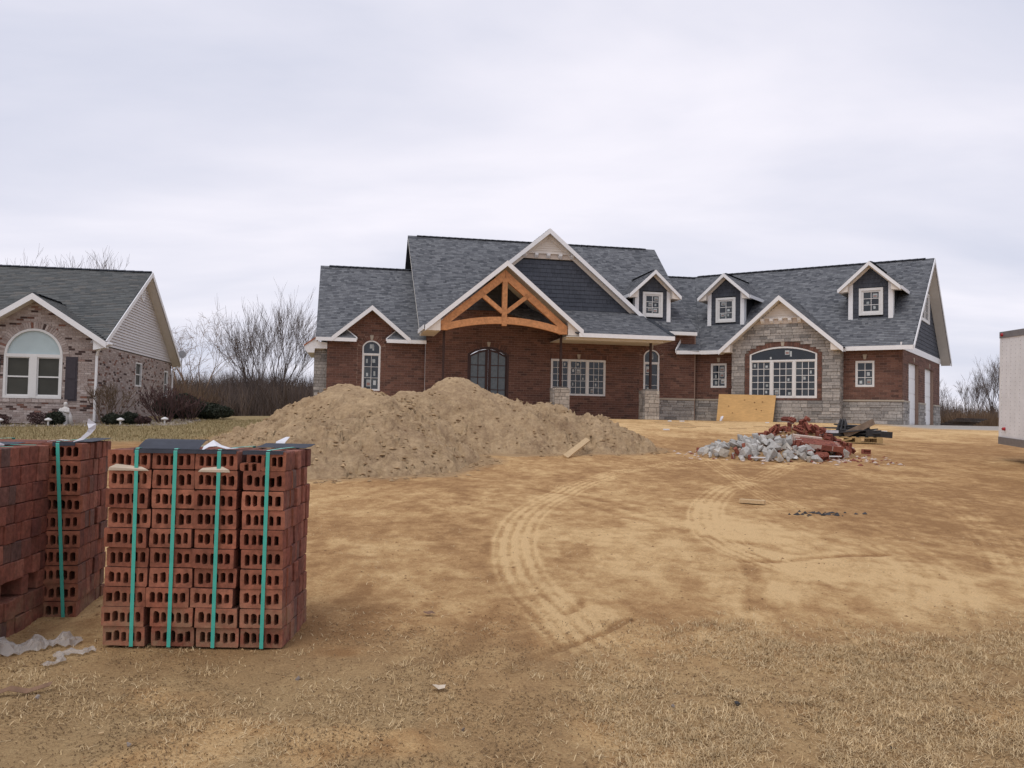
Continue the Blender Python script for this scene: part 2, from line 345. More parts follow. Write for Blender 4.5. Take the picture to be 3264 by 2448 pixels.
# ------------------------------------------------------------------ terrain
def ss(a, b, x):
    t = np.clip((np.asarray(x, float) - a) / (b - a), 0, 1); return t * t * (3 - 2 * t)
_LAT = nr.random((64, 64))
def vnoise(x, y):
    x = np.asarray(x, float); y = np.asarray(y, float); xi = np.floor(x).astype(int); yi = np.floor(y).astype(int); fx = x - xi; fy = y - yi
    fx = fx * fx * (3 - 2 * fx); fy = fy * fy * (3 - 2 * fy)
    g = lambda a, b: _LAT[a % 64, b % 64]
    return (g(xi, yi) * (1 - fx) + g(xi + 1, yi) * fx) * (1 - fy) + (g(xi, yi + 1) * (1 - fx) + g(xi + 1, yi + 1) * fx) * fy
def fbm(x, y, o=4, gain=.5):
    s = 0; a = 1; t = 0
    for i in range(o): s = s + a * vnoise(x * 2 ** i + 17.3 * i, y * 2 ** i + 9.1 * i); t += a; a *= gain
    return s / t
def base_z(x, y):
    z = .004 + .036 * np.minimum(y, 34.0) + .02 * np.minimum(0, x + 2) * ss(6, 20, y)
    z = z - .016 * np.clip(y - 46, 0, 60)
    return z
def spline(pts, n=24):
    P = np.array(pts, float); P = np.vstack([2 * P[0] - P[1], P, 2 * P[-1] - P[-2]]); out = []
    for i in range(1, len(P) - 2):
        for t in np.linspace(0, 1, n, endpoint=False):
            a, b, c, d = P[i - 1], P[i], P[i + 1], P[i + 2]
            out.append(.5 * (2 * b + (c - a) * t + (2 * a - 5 * b + 4 * c - d) * t * t + (3 * b - a - 3 * c + d) * t ** 3))
    return np.array(out + [P[-2]])
# (centre line, width, ribs, strength)
TRACKS = [
    (spline([(6.2, 17.2), (4.2, 15.6), (2.5, 14.1), (1.15, 11.6), (.52, 9.7), (.18, 8.4), (.05, 7.1), (.06, 6.2), (.14, 5.35), (.27, 4.7), (.38, 4.2), (.52, 3.75)]), .36, 4, 1.0),
    (spline([(8.5, 20.0), (6.6, 17.3), (5.0, 15.0), (3.5, 12.0), (2.75, 10.9), (2.2, 9.5), (1.85, 8.1), (1.75, 7.0), (1.9, 6.2), (2.1, 5.6)]), .36, 4, .9),
    (spline([(3.6, 16.0), (3.38, 14.2), (3.15, 11.9), (3.05, 10.3), (3.05, 9.0)]), .32, 5, .7),
    (spline([(1.9, 6.0), (1.55, 5.2), (1.45, 4.6), (1.5, 4.1)]), .5, 6, .35),
    (spline([(3.2, 7.6), (3.0, 6.2), (2.5, 5.0), (2.2, 4.3)]), .5, 5, .4),
    (spline([(5.2, 10.5), (4.6, 8.5), (3.9, 6.8), (3.3, 5.6)]), .4, 4, .45),
    (spline([(-1.0, 9.4), (0.2, 8.7), (1.6, 8.6), (3.4, 9.2)]), .3, 3, .3),
    (spline([(-.2, 7.9), (-.75, 9.2), (-1.0, 10.2)]), .3, 4, .35),
    (spline([(.1, 7.6), (.15, 6.4), (.3, 5.4), (.45, 4.7), (.6, 3.9)]), .5, 0, .7), (spline([(2.6, 10.2), (2.2, 8.2), (2.3, 6.9), (2.5, 5.7), (2.6, 4.6)]), .8, 0, .6), (spline([(1.65, 5.6), (1.75, 4.9), (1.9, 4.2)]), .5, 0, .7), (spline([(-1.4, 7.6), (-.9, 6.4), (-.5, 5.2)]), .7, 0, .5), (spline([(4.6, 8.2), (3.8, 6.3), (3.2, 5.0)]), .45, 0, .7), (spline([(6.0, 9.5), (5.0, 7.6), (4.2, 6.0)]), .35, 0, .6), (spline([(.9, 8.4), (1.6, 7.9), (2.6, 7.6)]), .5, 0, .5),
]
SCARS = [(spline([(.66, 4.66), (.4, 4.3), (.2, 4.05), (.0, 3.76)]), .03, 1.0), (spline([(1.72, 6.28), (2.0, 6.3), (2.35, 6.5), (2.9, 6.7)]), .05, .8),
         (spline([(.33, 4.75), (.4, 4.9), (.44, 5.1)]), .025, .7), (spline([(1.45, 5.0), (1.6, 5.6), (1.72, 6.2)]), .07, .5), (spline([(.8, 9.2), (1.5, 7.6), (2.2, 6.6)]), .08, .5),
         (spline([(-.1, 4.3), (-.25, 4.0), (-.5, 3.8)]), .05, .5), (spline([(3.0, 6.8), (4.0, 6.4), (5.2, 6.5)]), .06, .4), (spline([(.25, 10.4), (1.0, 9.6), (1.3, 8.6)]), .07, .4)]
def track_field(x, y):
    dry = np.zeros_like(x); dz = np.zeros_like(x)
    for pts, wdt, ribs, s in TRACKS:
        lo = pts.min(0) - wdt; hi = pts.max(0) + wdt
        m = np.where((x > lo[0]) & (x < hi[0]) & (y > lo[1]) & (y < hi[1]))[0]
        if not len(m): continue
        X, Y = x[m], y[m]; best = np.full(len(m), 1e9); off = np.zeros(len(m)); al = np.zeros(len(m)); acc = 0
        for i in range(len(pts) - 1):
            a, b = pts[i], pts[i + 1]; d = b - a; ln = math.hypot(*d) + 1e-9
            t = np.clip(((X - a[0]) * d[0] + (Y - a[1]) * d[1]) / ln ** 2, 0, 1)
            ex, ey = X - a[0] - t * d[0], Y - a[1] - t * d[1]; q = ex * ex + ey * ey; k = q < best
            best[k] = q[k]; off[k] = ((ex * d[1] - ey * d[0]) / ln)[k]; al[k] = (acc + t * ln)[k]; acc += ln
        dist = np.sqrt(best); inside = 1 - ss(wdt * .44, wdt * .56, dist); tot = acc
        fade = ss(0, .8, al) * (1 - ss(tot - .7, tot, al))
        rib = .5 + .5 * np.cos(off / wdt * 2 * math.pi * ribs); rib = ss(.25, .6, rib)
        brk = .6 + .4 * ss(.38, .54, fbm(X * 2.6, Y * 2.6, 4, .6)); lug = .9
        dry[m] += s * inside * fade * brk * ((rib * .5 * lug + .1) if ribs else .34)
        dz[m] += s * inside * fade * brk * (rib * .004 - .003)
    for pts, wdt, s in SCARS:
        lo = pts.min(0) - wdt * 3; hi = pts.max(0) + wdt * 3
        m = np.where((x > lo[0]) & (x < hi[0]) & (y > lo[1]) & (y < hi[1]))[0]
        if not len(m): continue
        X, Y = x[m], y[m]; best = np.full(len(m), 1e9)
        for i in range(len(pts) - 1):
            a, b = pts[i], pts[i + 1]; d = b - a; t = np.clip(((X - a[0]) * d[0] + (Y - a[1]) * d[1]) / (d @ d + 1e-9), 0, 1)
            best = np.minimum(best, (X - a[0] - t * d[0]) ** 2 + (Y - a[1] - t * d[1]) ** 2)
        k = 1 - ss(wdt * .5, wdt * 1.4, np.sqrt(best) + .03 * (fbm(X * 9, Y * 9, 2) - .5))
        dry[m] -= .75 * s * k; dz[m] -= .012 * s * k
    return dry, dz
# dirt mounds: (x, y, height, radius x, radius y)
MOUNDS = [(-2.85, 15.2, 1.2, 2.2, 2.4), (-1.95, 16.4, 1.1, 1.6, 1.8), (-1.05, 17.1, 1.38, 1.9, 1.9), (-.1, 17.1, .98, 1.6, 1.8), (.7, 17.5, .86, 1.55, 1.8), (1.65, 17.7, .66, 1.4, 1.7),
          (-2.0, 13.4, .8, 1.5, 2.2), (-2.9, 12.6, .66, 1.6, 1.9), (-3.6, 15.7, .84, 1.75, 2.0), (-4.5, 16.6, .5, 1.6, 1.8), (-2.3, 14.2, 1.0, 1.9, 2.0)]
def pile_h(x, y, wide=1.0):
    s = np.zeros_like(x)
    for mx_, my_, h, rx, ry in MOUNDS:
        r = np.sqrt(((x - mx_) / (rx * wide)) ** 2 + ((y - my_) / (ry * wide)) ** 2)
        k = 1.22 * h * np.clip(1.06 - np.sqrt(r * r + .05) * 1.06 + .1 * (r < 1) * (1 - r) * r, 0, None)
        s = s + np.clip(k, 0, None) ** 9
    return s ** (1 / 9)
def ground_z(x, y):
    x = np.atleast_1d(np.asarray(x, float)); y = np.atleast_1d(np.asarray(y, float))
    z = base_z(x, y); near = 1 - ss(24, 40, y)
    z = z + near * (.05 * (fbm(x * .5, y * .5, 3) - .5) + .02 * (fbm(x * 2.3, y * 2.3, 3) - .5) + .012 * (fbm(x * 9, y * 9, 2) - .5))
    return z
def gz(x, y): return float(ground_z(x, y)[0])

def build_ground():
    ys = [1.6]
    while ys[-1] < 44: ys.append(ys[-1] + max(.02, .0068 * ys[-1]))
    while ys[-1] < 900: ys.append(ys[-1] * 1.09)
    ys = np.array([-60, -20, -6, -1, .6] + ys)
    xs = np.concatenate([np.arange(-3.4, -.8, .035), np.arange(-.8, 4.2, .018), np.arange(4.2, 6.2, .03)]); a = 6.2; st = .035
    right = []; 
    while a < 900: a += st; right.append(a); st *= 1.04
    a = -3.4; st = .035; left = []
    while a > -900: a -= st; left.append(a); st *= 1.04
    xs = np.array(left[::-1] + list(xs) + right)
    X, Y = np.meshgrid(xs, ys); x = X.ravel(); y = Y.ravel()
    tr, dz = track_field(x, y)
    z = ground_z(x, y) + dz
    far = ss(60, 140, np.abs(x)) + ss(140, 300, y)
    # dryness pattern: pale crusted patches and darker scuffed earth, drawn out along the traffic
    q1 = fbm(x * .55 + .25 * y, y * .32 - .1 * x, 4, .55); q2 = fbm(x * 2.4 + 5, y * 1.5 + 3, 4, .6); q3 = fbm(x * 9 + 1, y * 7, 3, .6)
    dry = .22 + .85 * (ss(.36, .66, q1) * .3 + ss(.40, .62, q2) * .34 + (q3 - .5) * .7)
    dry = dry + .06 * (1 - ss(3.4, 4.6, y)) - .22 * ss(9, 13, y) * (1 - ss(20, 27, y)) + .35 * ss(20, 27, y)
    dry = dry + .16 * np.exp(-(((x - 2.3) / 1.3) ** 2 + ((y - 5.4) / 1.2) ** 2)) + .1 * np.exp(-(((x - 1.4) / 1.0) ** 2 + ((y - 7.6) / 1.3) ** 2))
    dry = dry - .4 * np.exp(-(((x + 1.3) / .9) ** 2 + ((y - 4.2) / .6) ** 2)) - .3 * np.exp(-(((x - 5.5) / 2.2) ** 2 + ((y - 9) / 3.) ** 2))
    dry = np.clip(dry + tr, 0, 1.15)
    lawn = ss(-6.3, -7.6, x + .35 * (y - 19) * (y > 19) * .2 + .8 * (fbm(x * .9, y * .9, 3) - .5)) * ss(17.5, 19.5, y + 1.5 * (fbm(x * .7, y * .7, 2) - .5)); lawn = np.maximum(lawn, np.clip(far, 0, 1)); lawn = np.maximum(lawn, ss(44, 50, y))
    gravel = ss(14.0, 15.5, x + .8 * (fbm(x, y, 2) - .5)) * ss(29.5, 31, y + .8 * (fbm(x * 2, y * 2, 2) - .5)) * (1 - ss(50, 54, y))
    litter = (1 + .5 * (x < -.3)) * np.clip(ss(4.7, 3.4, y + .5 * (fbm(x * 1.5, y * 1.5, 3) - .5) - .25 * np.clip(x, 0, 3)), 0, 1) * ss(.35, .6, fbm(x * 2.6 + 4, y * 3, 3) + .12)
    wx, wy = x + .5 * (fbm(x * 2.2, y * 2.2, 4, .6) - .5), y + .7 * (fbm(x * 2.2 + 5, y * 2.2, 4, .6) - .5)
    spill = ss(.0, .22, pile_h(wx, wy, 1.22))
    ny, nx = len(ys), len(xs); i = np.arange((ny - 1) * (nx - 1)); r = i // (nx - 1); c = i % (nx - 1); k = r * nx + c
    F = np.stack([k, k + 1, k + nx + 1, k + nx], 1)
    me = bpy.data.meshes.new('ground')
    me.vertices.add(len(x)); me.vertices.foreach_set('co', np.stack([x, y, z], 1).astype(np.float32).ravel())
    me.loops.add(F.size); me.loops.foreach_set('vertex_index', F.ravel().astype(np.int32))
    me.polygons.add(len(F)); me.polygons.foreach_set('loop_start', (np.arange(len(F)) * 4).astype(np.int32)); me.polygons.foreach_set('loop_total', np.full(len(F), 4, np.int32))
    me.update(calc_edges=True); me.polygons.foreach_set('use_smooth', [True] * len(F))
    for nm, ar in (('dry', dry), ('lawn', lawn), ('gravel', gravel), ('litter', litter), ('spill', spill)):
        at = me.attributes.new(nm, 'FLOAT', 'POINT'); at.data.foreach_set('value', ar.astype(np.float32))
    me.materials.append(ground_material()); o = link('ground', me); o['kind'] = 'structure'
    return o
def ground_material(pile=False):
    m = bpy.data.materials.new('dirt_pile' if pile else 'dirt_ground'); m.use_nodes = True; t = m.node_tree; n = t.nodes; l = t.links; b = n['Principled BSDF']
    b.inputs['Roughness'].default_value = 1.0; b.inputs['Specular IOR Level'].default_value = .1
    ge = n.new('ShaderNodeNewGeometry')
    def noise(sc, det=5, ro=.6, stretch=None):
        q = n.new('ShaderNodeTexNoise'); q.inputs['Scale'].default_value = sc; q.inputs['Detail'].default_value = det; q.inputs['Roughness'].default_value = ro
        if stretch:
            mp_ = n.new('ShaderNodeMapping'); mp_.inputs['Scale'].default_value = stretch; l.new(ge.outputs['Position'], mp_.inputs[0]); l.new(mp_.outputs[0], q.inputs['Vector'])
        else: l.new(ge.outputs['Position'], q.inputs['Vector'])
        return q.outputs[0]
    def attr(nm): q = n.new('ShaderNodeAttribute'); q.attribute_name = nm; return q.outputs['Fac']
    def math_(op, a, c):
        q = n.new('ShaderNodeMath'); q.operation = op
        for i, v in enumerate((a, c)):
            if isinstance(v, (int, float)): q.inputs[i].default_value = v
            else: l.new(v, q.inputs[i])
        return q.outputs[0]
    def mix(f, a, c):
        q = n.new('ShaderNodeMixRGB')
        for i, v in enumerate((f, a, c)):
            if isinstance(v, tuple): q.inputs[i].default_value = (*v, 1)
            elif isinstance(v, (int, float)): q.inputs[i].default_value = v
            else: l.new(v, q.inputs[i])
        return q.outputs[0]
    if pile:
        f = math_('ADD', math_('MULTIPLY', noise(2.2, 6), .7), math_('MULTIPLY', noise(14, 7, .7, (1, 1, 1.6)), .9))
        f = math_('SUBTRACT', f, .36)
        cr_ = n.new('ShaderNodeValToRGB'); l.new(f, cr_.inputs[0]); e = cr_.color_ramp.elements
        e[0].position = .16; e[0].color = (.24, .158, .094, 1); e[1].position = .6; e[1].color = (.485, .35, .208, 1)
        col = cr_.outputs[0]
        fl = n.new('ShaderNodeMapRange'); l.new(noise(4.2, 10, .74, (1, 1, 2.0)), fl.inputs[0]); fl.inputs[1].default_value = .57; fl.inputs[2].default_value = .64  # dark moist flecks, also painted in for the faint shade of cracks
        col = mix(math_('MULTIPLY', fl.outputs[0], .4), col, (.2, .125, .066))
    else:
        f = math_('ADD', attr('dry'), math_('MULTIPLY', math_('SUBTRACT', noise(9, 10, .74, (1, .6, 1)), .5), 1.5))
        f = math_('ADD', f, math_('MULTIPLY', math_('SUBTRACT', noise(3.2, 8, .68, (1.3, .4, 1)), .5), .6))
        f = math_('ADD', f, math_('MULTIPLY', math_('SUBTRACT', noise(60, 5, .7), .5), .9))
        cst = n.new('ShaderNodeMapRange'); l.new(noise(6.5, 12, .78, (1, .7, 1)), cst.inputs[0]); cst.inputs[1].default_value = .47; cst.inputs[2].default_value = .54; cst.inputs[3].default_value = -.1; cst.inputs[4].default_value = .1
        f = math_('ADD', f, cst.outputs[0])
        cr_ = n.new('ShaderNodeValToRGB'); l.new(f, cr_.inputs[0]); e = cr_.color_ramp.elements
        e[0].position = .0; e[0].color = (.32, .178, .078, 1); e[1].position = .98; e[1].color = (.68, .465, .235, 1)
        q = e.new(.36); q.color = (.445, .265, .12, 1)
        q = e.new(.64); q.color = (.545, .35, .165, 1)
        col = cr_.outputs[0]
        col = mix(math_('MULTIPLY', attr('litter'), .5), col, mix(noise(60, 5, .7), (.23, .15, .075), (.52, .375, .2)))
        col = mix(math_('MULTIPLY', attr('spill'), .85), col, mix(noise(14, 7, .7), (.25, .165, .095), (.46, .325, .185)))
        sp2 = n.new('ShaderNodeMapRange'); l.new(noise(130, 4, .7), sp2.inputs[0]); sp2.inputs[1].default_value = .3; sp2.inputs[2].default_value = .7; sp2.inputs[3].default_value = .78; sp2.inputs[4].default_value = 1.2
        vs_ = n.new('ShaderNodeVectorMath'); vs_.operation = 'SCALE'; l.new(col, vs_.inputs[0]); l.new(sp2.outputs[0], vs_.inputs['Scale']); col = vs_.outputs[0]
        g = noise(1.4, 6, .65); g2 = noise(30, 4)
        lawnc = mix(math_('MULTIPLY', math_('ADD', g, g2), .5), (.19, .15, .07), (.42, .31, .165))
        col = mix(attr('lawn'), col, lawnc)
        col = mix(attr('gravel'), col, mix(noise(40, 4), (.28, .255, .23), (.52, .48, .43)))
        dk = n.new('ShaderNodeMapRange'); l.new(noise(70, 3, .5), dk.inputs[0]); dk.inputs[1].default_value = .64; dk.inputs[2].default_value = .74
        col = mix(math_('MULTIPLY', dk.outputs[0], .45), col, (.15, .085, .04))
    l.new(col, b.inputs['Base Color'])
    bu = n.new('ShaderNodeBump'); bu.inputs['Strength'].default_value = .9; bu.inputs['Distance'].default_value = .03 if pile else .02
    h = math_('ADD', noise(22 if pile else 55, 7, .7), math_('MULTIPLY', noise(9, 4), .5)); l.new(h, bu.inputs['Height']); l.new(bu.outputs[0], b.inputs['Normal'])
    MATS[m.name] = m
    return m
build_ground()

def pile_full(x, y):
    """Height of the heap over the ground, with its lumps, ledges and clods."""
    h = pile_h(x + .25 * (fbm(x * 1.1, y * 1.1, 3) - .5), y + .3 * (fbm(x * 1.1 + 7, y * 1.1, 3) - .5))
    m = ss(.0, .18, h); low = 1 - ss(.7, 1.25, h)
    lump_ = np.abs(fbm(x * 1.6 + 3, y * 1.6, 4, .55) - .5) * 2; clod = fbm(x * 5.5, y * 4.0, 4, .62); fine = fbm(x * 15, y * 12, 3, .7)
    st1 = ss(.50, .54, fbm(x * 2.3 + 4, y * 1.9, 5, .68)); st2 = ss(.50, .54, fbm(x * 5.2 + 9, y * 4.1 + 3, 4, .7)); st3 = ss(.5, .56, fbm(x * 10.5, y * 8.5 + 5, 3, .7))
    h = h + m * (.07 * (lump_ - .3) + .06 * (clod - .5) + .07 * (st1 - .5) * (.25 + low) + .042 * (st2 - .5) * (.3 + .8 * low) + .026 * (st3 - .5) * (.4 + .6 * low) + .035 * (fine - .5))
    return h - .12 * (1 - ss(.0, .1, h))
def build_pile():
    xs = np.arange(-7.6, 3.9, .032); ys = np.arange(9.9, 20.6, .034); X, Y = np.meshgrid(xs, ys); x = X.ravel(); y = Y.ravel()
    h = pile_full(x, y); z = ground_z(x, y) + h
    ny, nx = len(ys), len(xs); i = np.arange((ny - 1) * (nx - 1)); k = (i // (nx - 1)) * nx + i % (nx - 1)
    F = np.stack([k, k + 1, k + nx + 1, k + nx], 1); keep = (h[F].max(1) > -.1); F = F[keep]
    used = np.unique(F); mp_ = -np.ones(len(x), int); mp_[used] = np.arange(len(used)); F = mp_[F]
    co = np.stack([x, y, z], 1)[used]
    me = bpy.data.meshes.new('dirt_pile'); me.vertices.add(len(co)); me.vertices.foreach_set('co', co.astype(np.float32).ravel())
    me.loops.add(F.size); me.loops.foreach_set('vertex_index', F.ravel().astype(np.int32)); me.polygons.add(len(F))
    me.polygons.foreach_set('loop_start', (np.arange(len(F)) * 4).astype(np.int32)); me.polygons.foreach_set('loop_total', np.full(len(F), 4, np.int32))
    me.update(calc_edges=True); me.materials.append(ground_material(True))
    o = link('dirt_pile', me); tag(o, 'long lumpy heap of tan excavated dirt in front of the porch', 'dirt pile')
def surf_z(x, y):
    h = float(pile_h(np.array([x]), np.array([y]))[0]); return gz(x, y) + max(0, h)
build_pile()

# ------------------------------------------------------------------ the house being built
HM = Frame((8.2, 38.6, 1.23), 10.75)      # main block: u to the right, v back, w up
HG = Frame((15.483, 34.0, 1.23), -34.04)  # garage wing
house = thing('brick_house', HM.p(-6, 3, 0), 'unfinished red brick house with grey shingle roof, dormers and timber porch gable', 'house')
UP = Vector((0, 0, 1))

def window(root, F, v, u0, u1, w0, w1, spring=None, transom=None, sashes=1, cols=2, rows=3, frame='window_frame', fw=.055, glass='glass', mun=.017, side=False, stick=.5, casing=0, topglass=None, axis=None, seed=0):
    """Window set in a wall: frame with muntins (part), each pane and sticker a child of it."""
    r = random.Random(seed * 31 + 5)
    P = axis or wallplane(F, v); mb = MB(); top = w1
    outl = arch(u0, u1, w0, spring, w1) if spring else rect(u0, u1, w0, w1)
    split = transom if transom else (w1 if not spring else None)
    head = transom is not None
    lo1 = transom if head else w1
    panes = []
    # outer frame
    if spring:
        inn = arch(u0 + fw, u1 - fw, w0 + fw, spring - fw * .2, w1 - fw)
        mb.plate(P, outl, [inn], -.09, .0, .5)
    else:
        mb.plate(P, outl, [rect(u0 + fw, u1 - fw, w0 + fw, w1 - fw)], -.09, .0, .5)
    if casing:
        mb.plate(P, rect(u0 - casing, u1 + casing, w0 - casing, w1 + casing), [rect(u0, u1, w0, w1)], -.02, .035, .5)
    if head: mb.add([P.p(a, b, n) for n in (-.085, .004) for a, b in rect(u0 + fw * .5, u1 - fw * .5, transom - .035, transom + .035)], [(0, 1, 2, 3), (7, 6, 5, 4), (0, 4, 5, 1), (1, 5, 6, 2), (2, 6, 7, 3), (3, 7, 4, 0)], .5)
    tw = (u1 - u0) / sashes
    for s in range(sashes):
        a0 = u0 + s * tw; a1 = a0 + tw
        if s: mb.add([P.p(a, b, n) for n in (-.085, .006) for a, b in rect(a0 - fw * .75, a0 + fw * .75, w0 + fw * .5, lo1 - fw * .4)], [(0, 1, 2, 3), (7, 6, 5, 4), (0, 4, 5, 1), (1, 5, 6, 2), (2, 6, 7, 3), (3, 7, 4, 0)], .5)
        b0, b1 = w0 + fw, lo1 - (.035 if head else fw); a0 += fw * (1 if s == 0 else .75); a1 -= fw * (1 if s == sashes - 1 else .75)
        if fw > .04:
            mb.plate(P, rect(a0, a1, b0, b1), [rect(a0 + .03, a1 - .03, b0 + .03, b1 - .03)], -.07, -.015, .5); a0 += .03; a1 -= .03; b0 += .03; b1 -= .03
        cw = (a1 - a0) / cols; rh = (b1 - b0) / rows
        for c in range(1, cols): mb.plate(P, rect(a0 + c * cw - mun / 2, a0 + c * cw + mun / 2, b0, b1), [], -.06, -.03, .5)
        for q in range(1, rows): mb.plate(P, rect(a0, a1, b0 + q * rh - mun / 2, b0 + q * rh + mun / 2), [], -.058, -.0285, .5)
        for c in range(cols):
            for q in range(rows): panes.append((a0 + c * cw, a0 + (c + 1) * cw, b0 + q * rh, b0 + (q + 1) * rh))
    win = mb.build('window', frame, root)
    um = unit(glass, False)
    for a0, a1, b0, b1 in panes:
        o = bpy.data.objects.new('pane', um); COL.objects.link(o); o.parent = win
        c = P.p((a0 + a1) / 2, (b0 + b1) / 2, -.052); m = Matrix.Identity(4)
        for k in range(3): m[k][0] = P.e1[k] * (a1 - a0); m[k][1] = P.e2[k] * (b1 - b0); m[k][2] = P.n[k] * .006; m[k][3] = c[k]
        o.matrix_basis = m
    if head:
        mb = MB(); out = arch(u0 + fw * .6, u1 - fw * .6, transom, spring - fw * .2, w1 - fw * .6) if spring else rect(u0 + fw, u1 - fw, transom, w1 - fw)
        mb.plate(P, out, [], -.056, -.048, .3); mb.build('pane', topglass or glass, win)
        if stick:
            for a, b, ww, hh in ((.12, .42, .26, .3), (.3, .28, .1, .38), (-.42, .12, .1, .16)):
                a = (u0 + u1) / 2 + a * (u1 - u0) / 1.2 * (.5 if u1 - u0 > 2 else 1) - (.06 if u1 - u0 > 2 else .15); hgt = w1 - transom; b = transom + b * hgt
                ww *= min(.9, u1 - u0); hh = hh * min(.62, hgt); mb = MB(); mb.plate(P, rect(a, a + ww * .8, b, b + hh), [], -.047, -.044); mb.build('sticker', 'sticker', win)
                if ww > .2: mb = MB(); mb.plate(P, rect(a + .03, a + ww * .8 - .03, b + hh * .2, b + hh * .62), [], -.0435, -.0425); mb.build('sticker', 'sticker_print', win)
    for i, (a0, a1, b0, b1) in enumerate(panes):
        if r.random() < stick:
            pw, ph = a1 - a0, b1 - b0; x = a0 + pw * r.uniform(.15, .4); y = b0 + ph * r.uniform(.12, .4); big = r.random() < .3
            sw, sh = (pw * .62, ph * .62) if big else (pw * r.uniform(.25, .42), ph * r.uniform(.3, .5))
            mb = MB(); t = r.uniform(-.06, .06)
            mb.add([P.p(x, y, -.046), P.p(x + sw, y + t * sw, -.046), P.p(x + sw - t * sh, y + sh, -.046), P.p(x - t * sh, y + sh, -.046)], [(0, 1, 2, 3)]); mb.build('sticker', 'sticker', win)
            if big: mb = MB(); mb.plate(P, rect(x + sw * .12, x + sw * .85, y + sh * .15, y + sh * .55), [], -.0455, -.045); mb.build('sticker', 'sticker_print', win)
    return win

def keystone(root, P, a, b, h=.2, w=.13):
    mb = MB(); mb.prism([P.p(a - w * .33, b, .0), P.p(a + w * .33, b, 0), P.p(a + w * .6, b + h, 0), P.p(a - w * .6, b + h, 0)], P.n * .035, .5); mb.build('keystone', 'limestone', root)
def arch_bricks(root, parent, P, u0, u1, spring, top, thick=.2, mat='house_brick', step=.072):
    """Soldier bricks fanned round an arched head."""
    hw = (u1 - u0) / 2; r = top - spring; R = (hw * hw + r * r) / (2 * r); a = math.asin(min(1, hw / R)); c = (u0 + u1) / 2; cy = top - R
    if r > hw * .98: R = hw; a = math.pi / 2; cy = spring
    n = max(5, int(2 * a * (R + thick / 2) / step))
    for i in range(n):
        t = -a + 2 * a * (i + .5) / n
        Q = Plane(P.p(c, cy), P.e1 * math.cos(t) - P.e2 * math.sin(t), P.e1 * math.sin(t) + P.e2 * math.cos(t))
        w = a * (R + thick * .4) / n - .005
        PIECES.setdefault((root, 'brick'), []).append((Q, -w, w, R + .005, R + thick, -.004, .02, False, mat, parent))
def soldier(root, parent, P, a0, a1, b, h=.2, mat='house_brick', step=.072, out=.02):
    n = int((a1 - a0) / step)
    for i in range(n): PIECES.setdefault((root, 'brick'), []).append((P, a0 + (a1 - a0) * i / n + .005, a0 + (a1 - a0) * (i + 1) / n - .005, b, b + h, -.004, out, False, mat, parent))
def wall(root, P, outer, holes, mat, thick=.22, name='wall'):
    mb = MB(); mb.plate(P, outer, holes, -thick, 0, .5); return mb.build(name, mat, root)
def grow(lp, d):   # widen an opening outline for the masonry round it
    cx = sum(q[0] for q in lp) / len(lp); cy = sum(q[1] for q in lp) / len(lp)
    return [(a + d * (1 if a > cx else -1), b + d * (1 if b > cy else -1)) for a, b in lp]

# --- main wall (v = 0), under the porch and right of it
PM = wallplane(HM, 0)
h_door = arch(-10.3, -8.5, 0, 2.68, 2.99); h_trip = rect(-6.63, -4.16, .98, 2.57); h_arc = arch(-2.4, -1.665, .98, 2.86, 3.12)
outer_m = [(-12.1, 0), (0.05, 0), (.05, 3.9), (-5.95, 3.9), (-9.18, 6.02), (-12.1, 3.6)]
wm = wall(house, PM, outer_m, [h_door, h_trip, h_arc], 'house_mortar')
brick_m = [(-12.1, 0), (-2.3, 0), (-2.3, .96), (.0, .96), (.0, 3.9), (-5.95, 3.9), (-9.18, 6.0), (-12.1, 3.6)]
lay(house, wm, 'brick', 'house_brick', PM, brick_m, [grow(h_door, .0), rect(-6.63, -4.16, .98, 2.77), arch(-2.6, -1.465, .98, 2.9, 3.3)])
soldier(house, wm, PM, -6.9, -3.9, 2.58); arch_bricks(house, wm, PM, -2.4, -1.665, 2.86, 3.12, .19); arch_bricks(house, wm, PM, -10.3, -8.5, 2.68, 2.99, .19)
lay(house, wm, 'brick', 'house_brick', PM, rect(-2.6, -2.405, .98, 2.86)); lay(house, wm, 'brick', 'house_brick', PM, rect(-1.66, -1.465, .98, 2.86))
lay(house, wm, 'stone', 'house_stone', PM, rect(-2.3, 0, 0, .9), (), .125, .4, .012, .03, .45, .3, dvar=.03)
mb = MB(); mb.box(HM, -2.35, 0, -.07, .02, .9, .97, .5); mb.build('stone_cap', 'limestone', house)
mb = MB(); mb.box(HM, -12.2, -2.4, -2.7, .0, -.3, -.005, .5); mb.build('porch_slab', 'limestone', house)
for a, b in ((-5.39, 2.6), (-2.03, 3.13), (-9.4, 3.0)): keystone(house, PM, a, b)
window(house, HM, -.01, -6.63, -4.16, .98, 2.57, None, None, 3, 3, 5, fw=.06, stick=.28, seed=1)
window(house, HM, -.01, -2.4, -1.665, .98, 3.12, 2.86, 2.53, 1, 2, 3, stick=.65, seed=2)
